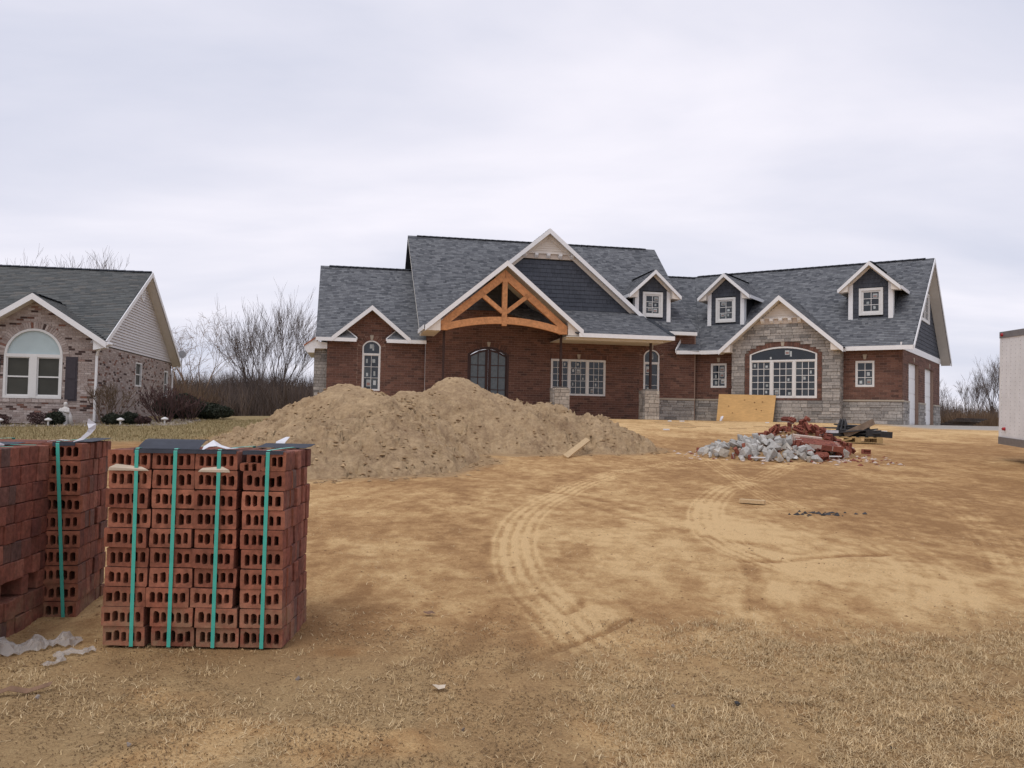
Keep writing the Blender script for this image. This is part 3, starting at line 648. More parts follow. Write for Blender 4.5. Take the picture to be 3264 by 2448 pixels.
# entrance: double door with arched glazed leaves
mb = MB(); dP = wallplane(HM, .05); mb.plate(dP, h_door, [arch(-10.2, -8.6, .02, 2.62, 2.9)], -.12, .06, .5); door = mb.build('door', 'door_wood', house)
for s in (0, 1):
    a0 = -10.2 + s * .8; a1 = a0 + .8; l_, r_ = (a0 + .05, a1 - .13) if s == 0 else (a0 + .13, a1 - .05)
    def topw(a): return 2.62 + .28 * (1 - ((a + 9.4) / .8) ** 2) - .1
    glass_poly = [(l_, .62), (r_, .62), (r_, topw(r_)), ((l_ + r_) / 2, topw((l_ + r_) / 2)), (l_, topw(l_))]
    leaf = [(a0 + .005, .02), (a1 - .005, .02), (a1 - .005, topw(a1) + .1), ((a0 + a1) / 2, topw((a0 + a1) / 2) + .1), (a0 + .005, topw(a0) + .1)]
    mb = MB(); mb.plate(dP, leaf, [glass_poly], -.06, -.005, .5); mb.build('door_leaf', 'door_wood', door)
    mb = MB(); mb.plate(dP, glass_poly, [], -.04, -.03, .5); mb.build('pane', 'frosted_glass', door)
    mb = MB(); c = (l_ + r_) / 2; mb.plate(dP, rect(c - .018, c + .018, .62, 2.75), [], -.03, -.008, .5)
    for q in (1.15, 1.68, 2.2): mb.plate(dP, rect(l_, r_, q - .018, q + .018), [], -.031, -.009, .5)
    mb.build('glazing_bar', 'door_wood', door)
    mb = MB(); x = -9.4 + (.07 if s else -.07); mb.tube([dP.p(x, 1.0, .0), dP.p(x, 1.0, .06), dP.p(x, 1.25, .06), dP.p(x, 1.25, .0)], .012, 6); mb.build('handle', 'black_board', door)

# --- left wing wall (v = .25)
PL = wallplane(HM, .25)
h_lw = arch(-14.74, -13.985, .98, 2.86, 3.11)
gl = lambda u: 4.47 - .833 * abs(u + 14.385)
ol = [(-16.2, 0), (-12.1, 0), (-12.1, 3.3), (-13.0, gl(-13.0)), (-14.385, 4.47), (-15.77, gl(-15.77)), (-16.2, 3.3)]
wl = wall(house, PL, ol, [h_lw], 'house_mortar')
lay(house, wl, 'brick', 'house_brick', PL, ol, [arch(-14.94, -13.785, .98, 2.9, 3.3)])
lay(house, wl, 'brick', 'house_brick', PL, rect(-14.94, -14.745, .98, 2.86)); lay(house, wl, 'brick', 'house_brick', PL, rect(-13.98, -13.785, .98, 2.86))
arch_bricks(house, wl, PL, -14.74, -13.985, 2.86, 3.11, .19); keystone(house, PL, -14.365, 3.13)
window(house, HM, .24, -14.74, -13.985, .98, 3.11, 2.86, 2.53, 1, 2, 3, stick=.75, seed=3)
# stone end of the left wing, with its boxed eave
PS = wallplane(HM, .55); st = wall(house, PS, rect(-16.73, -16.2, 0, 2.7), [], 'stone_mortar', 4.0)
lay(house, st, 'stone', 'house_stone', PS, rect(-16.73, -16.2, 0, 2.7), (), .12, .3, .012, .03, .45, .3, dvar=.03)
mb = MB(); mb.prism([HM.p(a, .2, b) for a, b in ((-16.2, 2.95), (-16.64, 3.0), (-16.66, 3.13), (-17.13, 2.79), (-17.12, 2.68), (-17.0, 2.52), (-16.72, 2.52), (-16.7, 2.7), (-16.2, 2.7))], HM.v * 3.5, .5); mb.build('boxed_eave', 'white_trim', house)
mb = MB(); mb.prism([HM.p(a, .17, b) for a, b in ((-16.64, 3.14), (-16.64, 3.2), (-17.16, 2.83), (-17.15, 2.78))], HM.v * 3.6, .5); mb.build('drip_edge', 'copper_edge', house)

# --- roofs
S = .833
def rp(u, v): return HM.p(u, v, 3.93 + S * (v + .45))
slope_up = HM.v + HM.w * S
main_pts = [rp(-12.45, -.98), rp(-12.3, -.98), rp(-6.86, 4.6), rp(-2.4, .05), rp(-2.4, -.45), rp(-.08, -.45), rp(-.03, 5.3), rp(-12.64, 5.3)]
roof = roof_plane(house, 'roof', main_pts, slope_up, 'shingle', 'roof_deck', 'soffit', .17)
mb = MB(); mb.prism([HM.p(-12.64, 5.3, 8.72), HM.p(-.03, 5.3, 8.72), HM.p(-.03, 11, 4.0), HM.p(-12.64, 11, 4.0)], (0, 0, -.08), .5); mb.build('roof', 'roof_deck', house)
mb = MB()   # end walls of the main block above the wings
for u in (-12.3, -.3): mb = MB(); mb.prism([HM.p(u, .5, 0), HM.p(u, .5, 4.4), HM.p(u, 5.3, 8.5), HM.p(u, 10.4, 4.2), HM.p(u, 10.4, 0)], HM.u * .2, .5); mb.build('wall', 'shake', house)
WH = 'white_trim'
def fascia(a, b, nrm, h=.165, t=.03, mat=WH, root=house):
    mb = MB(); mb.board(a, b, h, t, -Vector(nrm), var=.5); return mb.build('fascia', mat, root)
def cap(a, b, root=house, mat='ridge_cap', w=.14, hgt=.035):
    a, b = Vector(a), Vector(b); d = b - a; n = max(1, int(d.length / .3)); mb = MB(); sd_ = d.normalized().cross(UP).normalized()
    for i in range(n):
        p, q = a + d * (i / n), a + d * ((i + 1.12) / n); lo_ = UP * (w * .7)
        mb.add([p + sd_ * w - lo_ + UP * (hgt + .05), p + UP * (hgt + .012), p - sd_ * w - lo_ + UP * (hgt + .05), q + sd_ * w - lo_ + UP * (hgt + .03), q + UP * hgt, q - sd_ * w - lo_ + UP * (hgt + .03),
                p + sd_ * w - lo_, p - sd_ * w - lo_], [(0, 1, 4, 3), (1, 2, 5, 4), (0, 6, 7, 2), (0, 2, 1)])
    return mb.build('ridge_cap', mat, root)
cap(HM.p(-12.2, 5.3, 8.72), HM.p(-.55, 5.3, 8.72))
fascia(rp(-2.4, -.45) , rp(-.08, -.45), -HM.v, .15)
fascia(rp(-12.6, 5.28) - UP * .055, rp(-12.41, -.96) - UP * .055, -HM.u, .15)
# left wing roof, cut round its small gable
def lp(u, v): return HM.p(u, v, 3.15 + S * (v + .2))
roof_plane(house, 'roof', [lp(-16.66, -.2), lp(-15.0, -.2), lp(-15.42, .26), lp(-13.36, .26), lp(-13.76, -.2), lp(-12.1, -.2), lp(-12.1, 4.25), lp(-16.7, 4.25)], slope_up, 'shingle', 'roof_deck', 'soffit', .14)
mb = MB(); mb.prism([lp(-16.7, 4.25), lp(-12.3, 4.25), HM.p(-12.3, 8.5, 3.3), HM.p(-16.7, 8.5, 3.3)], (0, 0, -.08), .5); mb.build('roof', 'roof_deck', house)
cap(lp(-16.3, 4.25), lp(-12.3, 4.25))
fascia(lp(-16.66, -.2), lp(-15.0, -.2), -HM.v, .15); fascia(lp(-13.76, -.2), lp(-12.1, -.2), -HM.v, .15)
fascia(lp(-15.42, .24) + UP * .04, lp(-15.0, -.2) + UP * .03, HM.u, .1); fascia(lp(-13.36, .24) + UP * .04, lp(-13.76, -.2) + UP * .03, -HM.u, .1)
def gable_roof(F, uc, wp, vf, vb, hwL, hwR, s=S, fh=.2, root=house, soff='soffit', shing='shingle', deck='roof_deck', vbl=None, vbr=None, drop=.17, side=False):
    """Two slopes falling from a ridge that runs back from vf, with rake boards on the front."""
    out = []
    for sg, hw, vb_e in ((-1, hwL, vbl), (1, hwR, vbr)):
        pk0, pk1 = F.p(uc, vf, wp), F.p(uc, vb, wp); t0 = F.p(uc + sg * hw, vf, wp - s * hw); t1 = F.p(uc + sg * hw, vb if vb_e is None else vb_e, wp - s * hw)
        out.append(roof_plane(root, 'roof', [pk0, pk1, t1, t0] if sg > 0 else [pk0, t0, t1, pk1], F.u * -sg + F.w * s, shing, deck, soff, drop))
        fascia(pk0 + F.v * -.012, t0 + F.v * -.012, -F.v, fh, .03, WH, root)
    return out
gable_roof(HM, -14.385, 4.55, -.2, 1.6, 1.64, 1.64, vbl=.1, vbr=.1)
# timber porch gable and shake gable behind it
PK, VF = 6.22, -3.0
truss_l = lambda u: PK - .84 * abs(u + 9.19)
gable_roof(HM, -9.19, PK, VF, .05, 3.22, 3.17, s=.84, fh=.22, vbl=-.95)
fascia(HM.p(-12.44, VF + .02, PK - .84 * 3.2), HM.p(-12.5, -.95, PK - .84 * 3.2), -HM.u, .17)
mb = MB(); mb.prism([HM.p(-12.41, VF + .03, 3.33), HM.p(-11.8, VF + .03, 3.33), HM.p(-11.8, VF + .03, 3.9), HM.p(-12.41, VF + .03, 3.42)], HM.v * 2.6, .5); mb.build('boxed_eave', 'cream_trim', house)
mb = MB(); mb.prism([HM.p(-6.63, VF + .1, 3.33), HM.p(-6.05, VF + .1, 3.33), HM.p(-6.08, VF + .1, 3.45), HM.p(-6.63, VF + .1, 3.9)], HM.v * .25, .5); mb.build('boxed_eave', 'cream_trim', house)
gable_roof(HM, -6.86, 8.21, -.35, 4.7, 2.3, 4.56, s=.84, fh=.22, vbr=.5)
SG = lambda u: 8.1 - .84 * abs(u + 6.86)
PSH = wallplane(HM, -.02)
sh_out = [(-10.4, 4.55), (-2.75, 4.55), (-2.75, SG(-2.75)), (-5.43, 6.9), (-8.29, 6.9), (-10.4, SG(-10.4))]
ws = wall(house, PSH, sh_out, [], 'shake_back', .1); lay(house, ws, 'shake', 'shake', PSH, sh_out, (), .178, .24, .006, .02, .45, 0, wedge=True, dvar=.01)
def crown(F, v, uc, w0, hw, wp, band=.23, nd=5, root=house):
    """Cream siding triangle over a dentil band at the head of a gable."""
    P = wallplane(F, v); sl = .84
    mb = MB(); mb.plate(P, [(uc - hw, w0), (uc + hw, w0), (uc + hw - band / sl, w0 + band), (uc - hw + band / sl, w0 + band)], [], -.05, .04, .5); frieze = mb.build('frieze', 'frieze_shaded', root)
    hw2 = hw - band / sl
    mb = MB(); mb.plate(P, rect(uc - hw2 - .02, uc + hw2 + .02, w0 + band - .012, w0 + band + .03), [], -.05, .1, .5); mb.build('frieze_cap', 'cream_trim', frieze)
    for k in range(nd):
        x = uc + (k - (nd - 1) / 2) * (2 * hw2 - .16) / (nd - 1)
        pr_ = [P.p(x - .07, w0 + band - .01, .04), P.p(x - .07, w0 + band - .01, .2), P.p(x - .07, w0 + band - .1, .18), P.p(x - .07, w0 + .04, .08), P.p(x - .07, w0 + .03, .04)]
        mb = MB(); mb.prism(pr_, P.e1 * .14, .5); mb.build('bracket', 'white_trim', frieze)
    mb = MB(); mb.plate(P, [(uc - hw2, w0 + band), (uc + hw2, w0 + band), (uc, w0 + band + hw2 * sl)], [], -.06, -.02, .5); bk = mb.build('gable_panel', 'cream_trim', root)
    b = w0 + band + .03; k = 0
    while b < w0 + band + hw2 * sl - .06:
        x = hw2 - (b + .05 - w0 - band) / sl; mb = MB()
        mb.hexa([P.p(uc - x, b, -.02), P.p(uc + x, b, -.02), P.p(uc + x, b, .022), P.p(uc - x, b, .022), P.p(uc - x, b + .1, -.02), P.p(uc + x, b + .1, -.02), P.p(uc + x, b + .1, .0), P.p(uc - x, b + .1, .0)], .5)
        mb.build('siding_board', 'cream_trim', bk); b += .1
crown(HM, -.05, -6.87, 6.92, 1.42, 8.1)
for sg in (-1, 1):   # frieze boards under the shake gable's rakes
    mb = MB(); mb.board(HM.p(-6.86, -.06, 8.08), HM.p(-6.86 + sg * (4.05 if sg > 0 else 2.2), -.06, 8.08 - .84 * (4.05 if sg > 0 else 2.2)), .24, .04, HM.v, var=.5); mb.build('frieze', 'cream_trim', house)
# porch shed roof, its hip end, eave and ceiling
def pp(u, v): return HM.p(u, v, 3.44 + .427 * (v + 3))
roof_plane(house, 'roof', [pp(-6.25, -3), pp(-2.145, -3), pp(-2.5, -.9), pp(-2.6, 0), pp(-8.9, 0), pp(-8.9, -.6)], HM.v + HM.w * .427, 'shingle', 'roof_deck')
roof_plane(house, 'roof', [pp(-2.145, -3), HM.p(-1.9, -.42, 3.52), HM.p(-2.05, -.42, 3.95), pp(-2.5, -.9)], HM.u * -1 + HM.w * 1.5, 'shingle', 'roof_deck')
cap(pp(-2.5, -.9) + UP * .02, pp(-2.15, -2.98) + UP * .02, w=.11)
fascia(pp(-6.2, -3) , pp(-2.145, -3), -HM.v, .165); fascia(pp(-2.145, -3), HM.p(-2.02, -.3, 3.45), HM.u, .165)
mb = MB(); mb.box(HM, -6.7, -2.15, -2.97, -.02, 3.27, 3.3, .5); mb.build('porch_ceiling', 'soffit', house)
mb = MB(); mb.box(HM, -6.63, -2.45, -2.55, -2.2, 3.2, 3.272, .5); mb.build('porch_beam', 'soffit', house)
# timber truss
T0, T1 = -2.86, -2.7
def tb(name, a, b, hw):
    mb = MB(); mb.beam(HM.p(a[0], (T0 + T1) / 2, a[1]), HM.p(b[0], (T0 + T1) / 2, b[1]), hw, (T1 - T0) / 2, HM.v, .5); return mb.build(name, 'timber', house)
def poly_t(name, pts, f=0.0):
    mb = MB(); mb.prism([HM.p(a, T0 - f, b) for a, b in pts], HM.v * (T1 - T0 + 2 * f), rnd.random()); return mb.build(name, 'timber', house)
poly_t('timber_rafter', [(-9.245, 5.86), (-11.83, 3.69), (-11.83, 3.37), (-11.5, 3.37), (-11.42, 3.68), (-9.245, 5.47)])
poly_t('timber_rafter', [(-9.235, 5.86), (-6.655, 3.69), (-6.655, 3.37), (-7.0, 3.37), (-7.06, 3.68), (-9.235, 5.47)])
poly_t('king_post', [(-9.345, 3.62), (-9.145, 3.62), (-9.145, 5.46), (-9.24, 5.55), (-9.345, 5.46)], .012)
def chord(u, top): x = (u + 9.245) / 2.35; return (3.98 if top else 3.7) - (.34 if top else .34) * x * x
ch = [(-11.5 + i * .2255, ) for i in range(21)]
poly_t('arched_tie_beam', [(u[0], max(3.372, chord(u[0], False))) for u in ch] + [(u[0], chord(u[0], True)) for u in reversed(ch)], -.004)
tb('timber_strut', (-9.32, 4.17), (-10.2, 4.87), .085); tb('timber_strut', (-9.17, 4.17), (-8.29, 4.87), .085)
for u in (-11.58, -6.755, -2.88):
    mb = MB(); mb.box(HM, u - .045, u + .045, -2.26, -2.17, -.1, 3.4, .5); mb.build('porch_post', 'steel_post', house)
for u0, u1 in ((-11.9, -11.27), (-7.06, -6.43), (-3.215, -2.585)):   # stone piers round the post feet
    P1 = Plane(HM.p(0, -2.5, 0), HM.u, HM.w); P2 = Plane(HM.p(u0, 0, 0), -HM.v, HM.w); P3 = Plane(HM.p(u1, 0, 0), HM.v, HM.w)
    mb = MB(); mb.box(HM, u0, u1, -2.5, -1.88, -.1, 1.2, .5); pier = mb.build('pier', 'stone_mortar', house)
    lay(house, pier, 'stone', 'pale_stone', P1, rect(u0, u1, 0, 1.22), (), .15, .3, .014, .03, .4, .35, dvar=.035)
    lay(house, pier, 'stone', 'house_stone', P2, rect(1.88, 2.5, 0, 1.22), (), .15, .3, .014, .03, .4, .35, dvar=.03)
    mb = MB(); mb.box(HM, u0 + .06, u1 - .05, -2.42, -1.95, 1.2, 1.27, .5); mb.build('pier_top', 'stone_mortar', house)

# --- link roof and garage wing
SLK, SGR = .756, .789
def kp(u, v): return HM.p(u, v, 3.08 + SLK * (v + .45))
def gp(u, v): return HG.p(u, v, 3.12 + SGR * (v + .45))
def meet(w):   # point at height w on both the link plane and the garage plane
    vm = (w - 3.08) / SLK - .45; vg = (w - 3.12) / SGR - .45
    a, b = HM.p(0, vm, w), HG.p(0, vg, w); d = b - a; det = HM.u.x * -HG.u.y + HG.u.x * HM.u.y
    t = (d.x * -HG.u.y + HG.u.x * d.y) / det; return HM.p(t, vm, w)
m0, m1 = meet(3.12), meet(7.35)
roof_plane(house, 'roof', [kp(-1.05, -.45), m0, m1, kp(-.1, (7.35 - 3.08) / SLK - .45), kp(-.1, 0.0), kp(-.65, .0)], HM.v + HM.w * SLK, 'shingle', 'roof_deck', 'soffit', .15)
um0, vm0, _ = HG.loc(m0); um1, vm1, _ = HG.loc(m1)
VR = (7.42 - 3.12) / SGR - .45
roof_plane(house, 'roof', [gp(um0, vm0), gp(-7.24, -.45), gp(-4.66, 2.2), gp(-2.08, -.45), gp(.46, -.45), gp(.46, VR), gp(um1 - .1, VR), gp(um1, vm1)], HG.v + HG.w * SGR, 'shingle', 'roof_deck', 'soffit', .15)
mb = MB(); mb.prism([gp(.46, VR), gp(um1 - 2, VR), HG.p(um1 - 2, 10.45, 3.12), HG.p(.46, 10.45, 3.12)], (0, 0, -.06), .5); mb.build('roof', 'roof_deck', house)
mb = MB(); mb.prism([kp(-.1, 5.2), m1, m1 + HM.v * 5 - UP * 3.5, kp(-.1, 5.2) + HM.v * 5 - UP * 3.5], (0, 0, -.06), .5); mb.build('roof', 'roof_deck', house)
cap(gp(.1, VR), gp(um1 + .2, VR)); cap(kp(.6, (7.35 - 3.08) / SLK - .45), m1 + UP * .01)
fascia(kp(-1.05, -.45), m0, -HM.v, .16); fascia(m0 + UP * .0, gp(-7.2, -.45), -HG.v, .17); fascia(gp(-2.12, -.45), gp(.46, -.45), -HG.v, .17); fascia(kp(-.65, .0) + UP * .22, kp(-1.06, -.45) + UP * .05, -HM.u, .15)
# garage front wall, with the stone gable standing proud of it
PG = wallplane(HG, 0); PB = wallplane(HG, -.45)
h1, h2 = rect(-7.93, -7.205, 1.48, 2.56), rect(-1.77, -1.045, 1.5, 2.555)
og = rect(-8.85, 0, 0, 3.0)
wg = wall(house, PG, og, [h1, h2], 'house_mortar'); lay(house, wg, 'brick', 'house_brick', PG, rect(-8.82, 0, .98, 3.0), [h1, h2])
for a, b in ((-8.82, -6.8), (-2.26, 0)): lay(house, wg, 'stone', 'house_stone', PG, rect(a, b, 0, .91), (), .125, .42, .012, .03, .45, .3, dvar=.03)
for a, b in ((-8.8, -6.82), (-2.24, .07)): mb = MB(); mb.box(HG, a, b, -.07, .02, .91, .975, .5); mb.build('stone_cap', 'limestone', house)
for a in (-7.57, -1.41): keystone(house, PG, a, 2.62)
window(house, HG, -.01, -7.93, -7.205, 1.48, 2.56, None, None, 1, 2, 3, stick=.6, seed=4, mun=.025)
window(house, HG, -.01, -1.77, -1.045, 1.5, 2.555, None, None, 1, 2, 3, stick=.6, seed=5, mun=.025)
GP = lambda u: 5.22 - .855 * abs(u + 4.66)
h_big = arch(-6.01, -3.18, 1.02, 2.88, 3.2)
ob = [(-6.8, 0), (-2.26, 0), (-2.26, GP(-2.26)), (-3.55, 4.16), (-5.77, 4.16), (-6.8, GP(-6.8))]
wb = wall(house, PB, ob, [h_big], 'stone_mortar', .45)
sur = arch(-6.22, -2.97, .93, 2.95, 3.42)
lay(house, wb, 'stone', 'house_stone', PB, ob, [sur], .125, .42, .012, .03, .45, .3, dvar=.035)
lay(house, wb, 'stone', 'house_stone', Plane(HG.p(-2.26, -.45, 0), HG.v, HG.w), rect(0, .45, 0, 3.1), (), .125, .3, .012, .02, .3, .3)
arch_bricks(house, wb, PB, -6.01, -3.18, 2.88, 3.2, .21); soldier(house, wb, PB, -6.22, -2.97, .93, .085, step=.1)
lay(house, wb, 'brick', 'house_brick', PB, rect(-6.22, -6.015, 1.02, 2.95), depth=.02); lay(house, wb, 'brick', 'house_brick', PB, rect(-3.175, -2.97, 1.02, 2.95), depth=.02); keystone(house, PB, -4.6, 3.22, .22, .15)
window(house, HG, -.46, -6.01, -3.18, 1.02, 3.2, 2.88, 2.6, 3, 3, 5, stick=.36, seed=6, fw=.07, mun=.024)
crown(HG, -.47, -4.66, 4.16, 1.13, 5.2, .23)
gable_roof(HG, -4.66, 5.33, -.85, 2.4, 2.6, 2.6, s=.866, fh=.2, vbl=-.4, vbr=-.4)
for sg in (-1, 1): mb = MB(); mb.prism([HG.p(-4.66 + sg * 2.55, -.84, 2.98), HG.p(-4.66 + sg * 2.1, -.84, 2.98), HG.p(-4.66 + sg * 2.1, -.84, 3.3), HG.p(-4.66 + sg * 2.55, -.84, 3.06)], HG.v * .5, .5); mb.build('boxed_eave', 'cream_trim', house)
# garage end wall with its two doors
PE = Plane(HG.p(0, 0, 0), HG.v, HG.w)
d1, d2 = rect(1.35, 3.8, 0, 2.6), rect(5.48, 8.03, 0, 2.6)
ge_ = [(0, 0), (1.35, 0), (1.35, 2.6), (3.8, 2.6), (3.8, 0), (5.48, 0), (5.48, 2.6), (8.03, 2.6), (8.03, 0), (10, 0), (10, 3.05), (0, 3.05)]
we = wall(house, PE, ge_, [], 'house_mortar'); lay(house, we, 'brick', 'house_brick', PE, [(0, .97), (1.35, .97), (1.35, 2.6), (3.8, 2.6), (3.8, .97), (5.48, .97), (5.48, 2.6), (8.03, 2.6), (8.03, .97), (10, .97), (10, 3.0), (0, 3.0)])
for a, b in ((0, 1.35), (3.8, 5.48), (8.03, 10)):
    lay(house, we, 'stone', 'house_stone', PE, rect(a, b, 0, .9), (), .125, .4, .012, .03, .45, .3, dvar=.03); mb = MB(); mb.plate(PE, rect(a, b, .9, .965), [], -.02, .06, .5); mb.build('stone_cap', 'limestone', house)
for a, b in ((1.35, 3.8), (5.48, 8.03)):
    mb = MB(); mb.plate(PE, rect(a, b, 0, 2.6), [], -.2, -.15, .5); gd = mb.build('garage_door', 'garage_door', house)
    for q in range(4):
        mb = MB(); mb.plate(PE, rect(a + .06, b - .06, .05 + q * .64, .05 + q * .64 + .6), [], -.15, -.13, .5); mb.build('door_panel', 'garage_door', gd)
    keystone(house, PE, (a + b) / 2, 2.62)
mb = MB(); mb.plate(PE, rect(-.45, 10.0, 2.99, 3.25), [], .0, .05, .5); mb.build('frieze', 'white_trim', house)
ge2 = [(-.1, 3.2), (10.1, 3.2), (5.0, 7.25)]; wge = wall(house, PE, ge2, [rect(4.3, 6.45, 4.7, 5.9)], 'shake_back', .1)
lay(house, wge, 'shake', 'shake', PE, ge2, [rect(4.3, 6.45, 4.7, 5.9)], .178, .6, .006, .02, .3, 0, wedge=True)
window(house, HG, 0, 4.3, 6.45, 4.7, 5.9, None, None, 2, 2, 3, axis=Plane(HG.p(.03, 0, 0), HG.v, HG.w), casing=.09, seed=8, stick=.2)
for sg in (0, 1):
    a, b = HG.p(.47, VR, 7.42), (HG.p(.47, -.46, 3.12) if sg == 0 else HG.p(.47, 10.47, 3.12)); fascia(a, b, HG.u, .2)
    mb = MB(); mb.prism([HG.p(.02, VR, 7.24), HG.p(.45, VR, 7.24), HG.p(.45, 10.45 if sg else -.42, 2.95), HG.p(.02, 10.45 if sg else -.42, 2.95)], (0, 0, .02), .5); mb.build('soffit', 'soffit', house)
# dormers
def dormer(F, v, uc, wp, hw, wallhw, wb0, win, s, back, seed):
    d_root = house; vf = v - .35
    gable_roof(F, uc, wp, vf, back, hw, hw, s=s, fh=.17, vbl=back - 1.0, vbr=back - 1.0, drop=.14)
    cap(F.p(uc, vf + .25, wp), F.p(uc, back, wp), w=.1)
    P = wallplane(F, v); top = wp - .2; poly = [(uc - wallhw, wb0), (uc + wallhw, wb0), (uc + wallhw, top - s * wallhw), (uc, top), (uc - wallhw, top - s * wallhw)]
    mb = MB(); mb.plate(P, poly, [rect(*win)], -.12, 0, .5)
    for sg in (-1, 1): mb.prism([F.p(uc + sg * (wallhw - .05), v + .02, wb0), F.p(uc + sg * (wallhw - .05), v + .02, top - s * wallhw), F.p(uc + sg * (wallhw - .05), back, top - s * wallhw)], F.u * (.05 * sg), .5)
    dw = mb.build('dormer_wall', 'shake_back', house)
    lay(house, dw, 'shake', 'shake', P, poly, [rect(*win)], .178, .2, .006, .014, .4, 0, wedge=True)
    for sg in (-1, 1):
        mb = MB(); x = uc + sg * wallhw; tw_ = top - s * wallhw
        mb.hexa([F.p(x - sg * .15, v - .05, wb0 - .02), F.p(x + sg * .03, v - .05, wb0 - .02), F.p(x + sg * .03, v + .25, wb0 + .18), F.p(x - sg * .15, v + .0, wb0 + .02), F.p(x - sg * .15, v - .05, tw_ + .08), F.p(x + sg * .03, v - .05, tw_ - .06), F.p(x + sg * .03, v + .25, tw_ - .06), F.p(x - sg * .15, v + .0, tw_ + .08)], .5); mb.build('corner_board', 'white_trim', dw)
        mb = MB(); mb.board(F.p(uc, v - .04, top + .06), F.p(uc + sg * (wallhw + .02), v - .04, top + .06 - s * (wallhw + .02)), .1, .04, F.v, var=.5); mb.build('frieze', 'cream_trim', dw)
        t = uc + sg * hw; mb = MB(); mb.prism([F.p(x, vf + .03, wp - s * hw - .12), F.p(t - sg * .02, vf + .03, wp - s * hw - .16), F.p(t - sg * .02, vf + .03, wp - s * hw - .05), F.p(x, vf + .03, wp - s * wallhw - .1)], F.v * (.3), .5); mb.build('boxed_eave', 'cream_trim', dw)
        fascia(F.p(t + sg * .01, vf, wp - s * hw), F.p(t + sg * .01, back - 1.0, wp - s * hw), F.u * sg, .14)
    c = .1; window(house, F, v, win[0] + c, win[1] - c, win[2] + c, win[3] - c, None, None, 1, 2, 3, fw=.045, mun=.022, casing=c, seed=seed, stick=.6, axis=Plane(F.p(0, v - .03, 0), F.u, F.w))
dormer(HM, .15, -1.965, 6.68, 1.21, .81, 4.35, (-2.44, -1.5, 4.6, 5.72), .93, 2.95, 11)
dormer(HG, 1.2, -7.70, 6.76, 1.22, .84, 4.3, (-8.17, -7.235, 4.53, 5.67), .88, 4.3, 12)
dormer(HG, 1.2, -1.44, 6.78, 1.23, .85, 4.3, (-1.895, -.945, 4.55, 5.69), .9, 4.3, 13)

# ------------------------------------------------------------------ the neighbour's house
NF = Frame((-13.104, 26.932, .74), 9.5)
neigh = thing('neighbour_house', NF.p(-4, 4, 0), 'finished single-storey house of mottled tan brick with arched window and grey gable siding', 'house')
PN = wallplane(NF, 0); NS = .66
hN = arch(-2.65, -.96, .78, 2.11, 2.955, 18)
gN = lambda u: 3.9 - NS * abs(u + 1.76)
oN = [(-3.9, 0), (0, 0), (0, gN(0)), (-1.76, 3.9), (-3.9, gN(-3.9))]
wN = wall(neigh, PN, oN, [hN], 'neigh_mortar')
lay(neigh, wN, 'brick', 'neigh_brick', PN, oN, [arch(-2.85, -.76, .7, 2.11, 3.155, 18)])
for a, b in ((-2.85, -2.655), (-.955, -.76)): lay(neigh, wN, 'brick', 'neigh_brick', PN, rect(a, b, .7, 2.11))
arch_bricks(neigh, wN, PN, -2.65, -.96, 2.11, 2.955, .19, 'neigh_brick'); soldier(neigh, wN, PN, -2.85, -.76, .66, .1, 'neigh_brick', .2, .04)
# big window: half-round light over two double-hung sashes
mb = MB(); mb.plate(PN, hN, [arch(-2.58, -1.03, .86, 2.11, 2.885, 18)], -.09, .02, .5)
mb.plate(PN, rect(-2.6, -1.0, 2.06, 2.16), [], -.085, .024, .5); mb.plate(PN, rect(-1.905, -1.695, .8, 2.1), [], -.085, .03, .5)
for a, b in ((-2.58, -1.905), (-1.695, -1.03)):
    mb.plate(PN, rect(a, b, 1.43, 1.475), [], -.06, -.02, .5); mb.plate(PN, rect(a, b, .86, 2.06), [rect(a + .035, b - .035, .9, 2.03)], -.07, -.01, .5)
wnd = mb.build('window', 'window_frame', neigh)
mb = MB(); mb.plate(PN, arch(-2.6, -1.01, 2.12, 2.125, 2.91, 18), [], -.055, -.045, .5); mb.build('pane', 'pale_glass', wnd)
for a, b in ((-2.56, -1.9), (-1.7, -1.05)):
    for c, d in ((.88, 1.43), (1.475, 2.05)):
        mb = MB(); mb.plate(PN, rect(a, b, c, d), [], -.055, -.045); mb.build('pane', 'dim_glass', wnd)
for a in (-.86, -3.1):   # panelled shutters
    mb = MB(); mb.plate(PN, rect(a, a + .35, .72, 2.1), [], 0, .03, .5); sh = mb.build('shutter', 'shutter', neigh)
    for c, d in ((.78, 1.36), (1.42, 2.04)): mb = MB(); mb.plate(PN, rect(a + .05, a + .3, c, d), [], .03, .042, .5); mb.build('shutter_panel', 'shutter', sh)
# end wall
PX = Plane(NF.p(0, 0, 0), NF.v, NF.w); oX = rect(0, 10.45, 0, 2.52)
hX = [rect(4.7, 5.6, 1.35, 2.25), rect(9.2, 9.9, 1.0, 2.15)]
wX = wall(neigh, PX, oX, hX, 'neigh_mortar'); lay(neigh, wX, 'brick', 'neigh_brick', PX, oX, hX)
for k, h in enumerate(hX):
    (a0, b0), (a1, _), (_, b1), _ = h; mb = MB(); mb.plate(PX, h, [rect(a0 + .06, a1 - .06, b0 + .06, b1 - .06)], -.1, .01, .5); mb.plate(PX, rect(a0 + .06, a1 - .06, (b0 + b1) / 2 - .02, (b0 + b1) / 2 + .02), [], -.08, -.03, .5)
    w_ = mb.build('window', 'window_frame', neigh); mb = MB(); mb.plate(PX, rect(a0 + .05, a1 - .05, b0 + .05, b1 - .05), [], -.07, -.06, .5); mb.build('pane', 'dim_glass', w_)
sl = (5.66 - 2.62) / 5.5
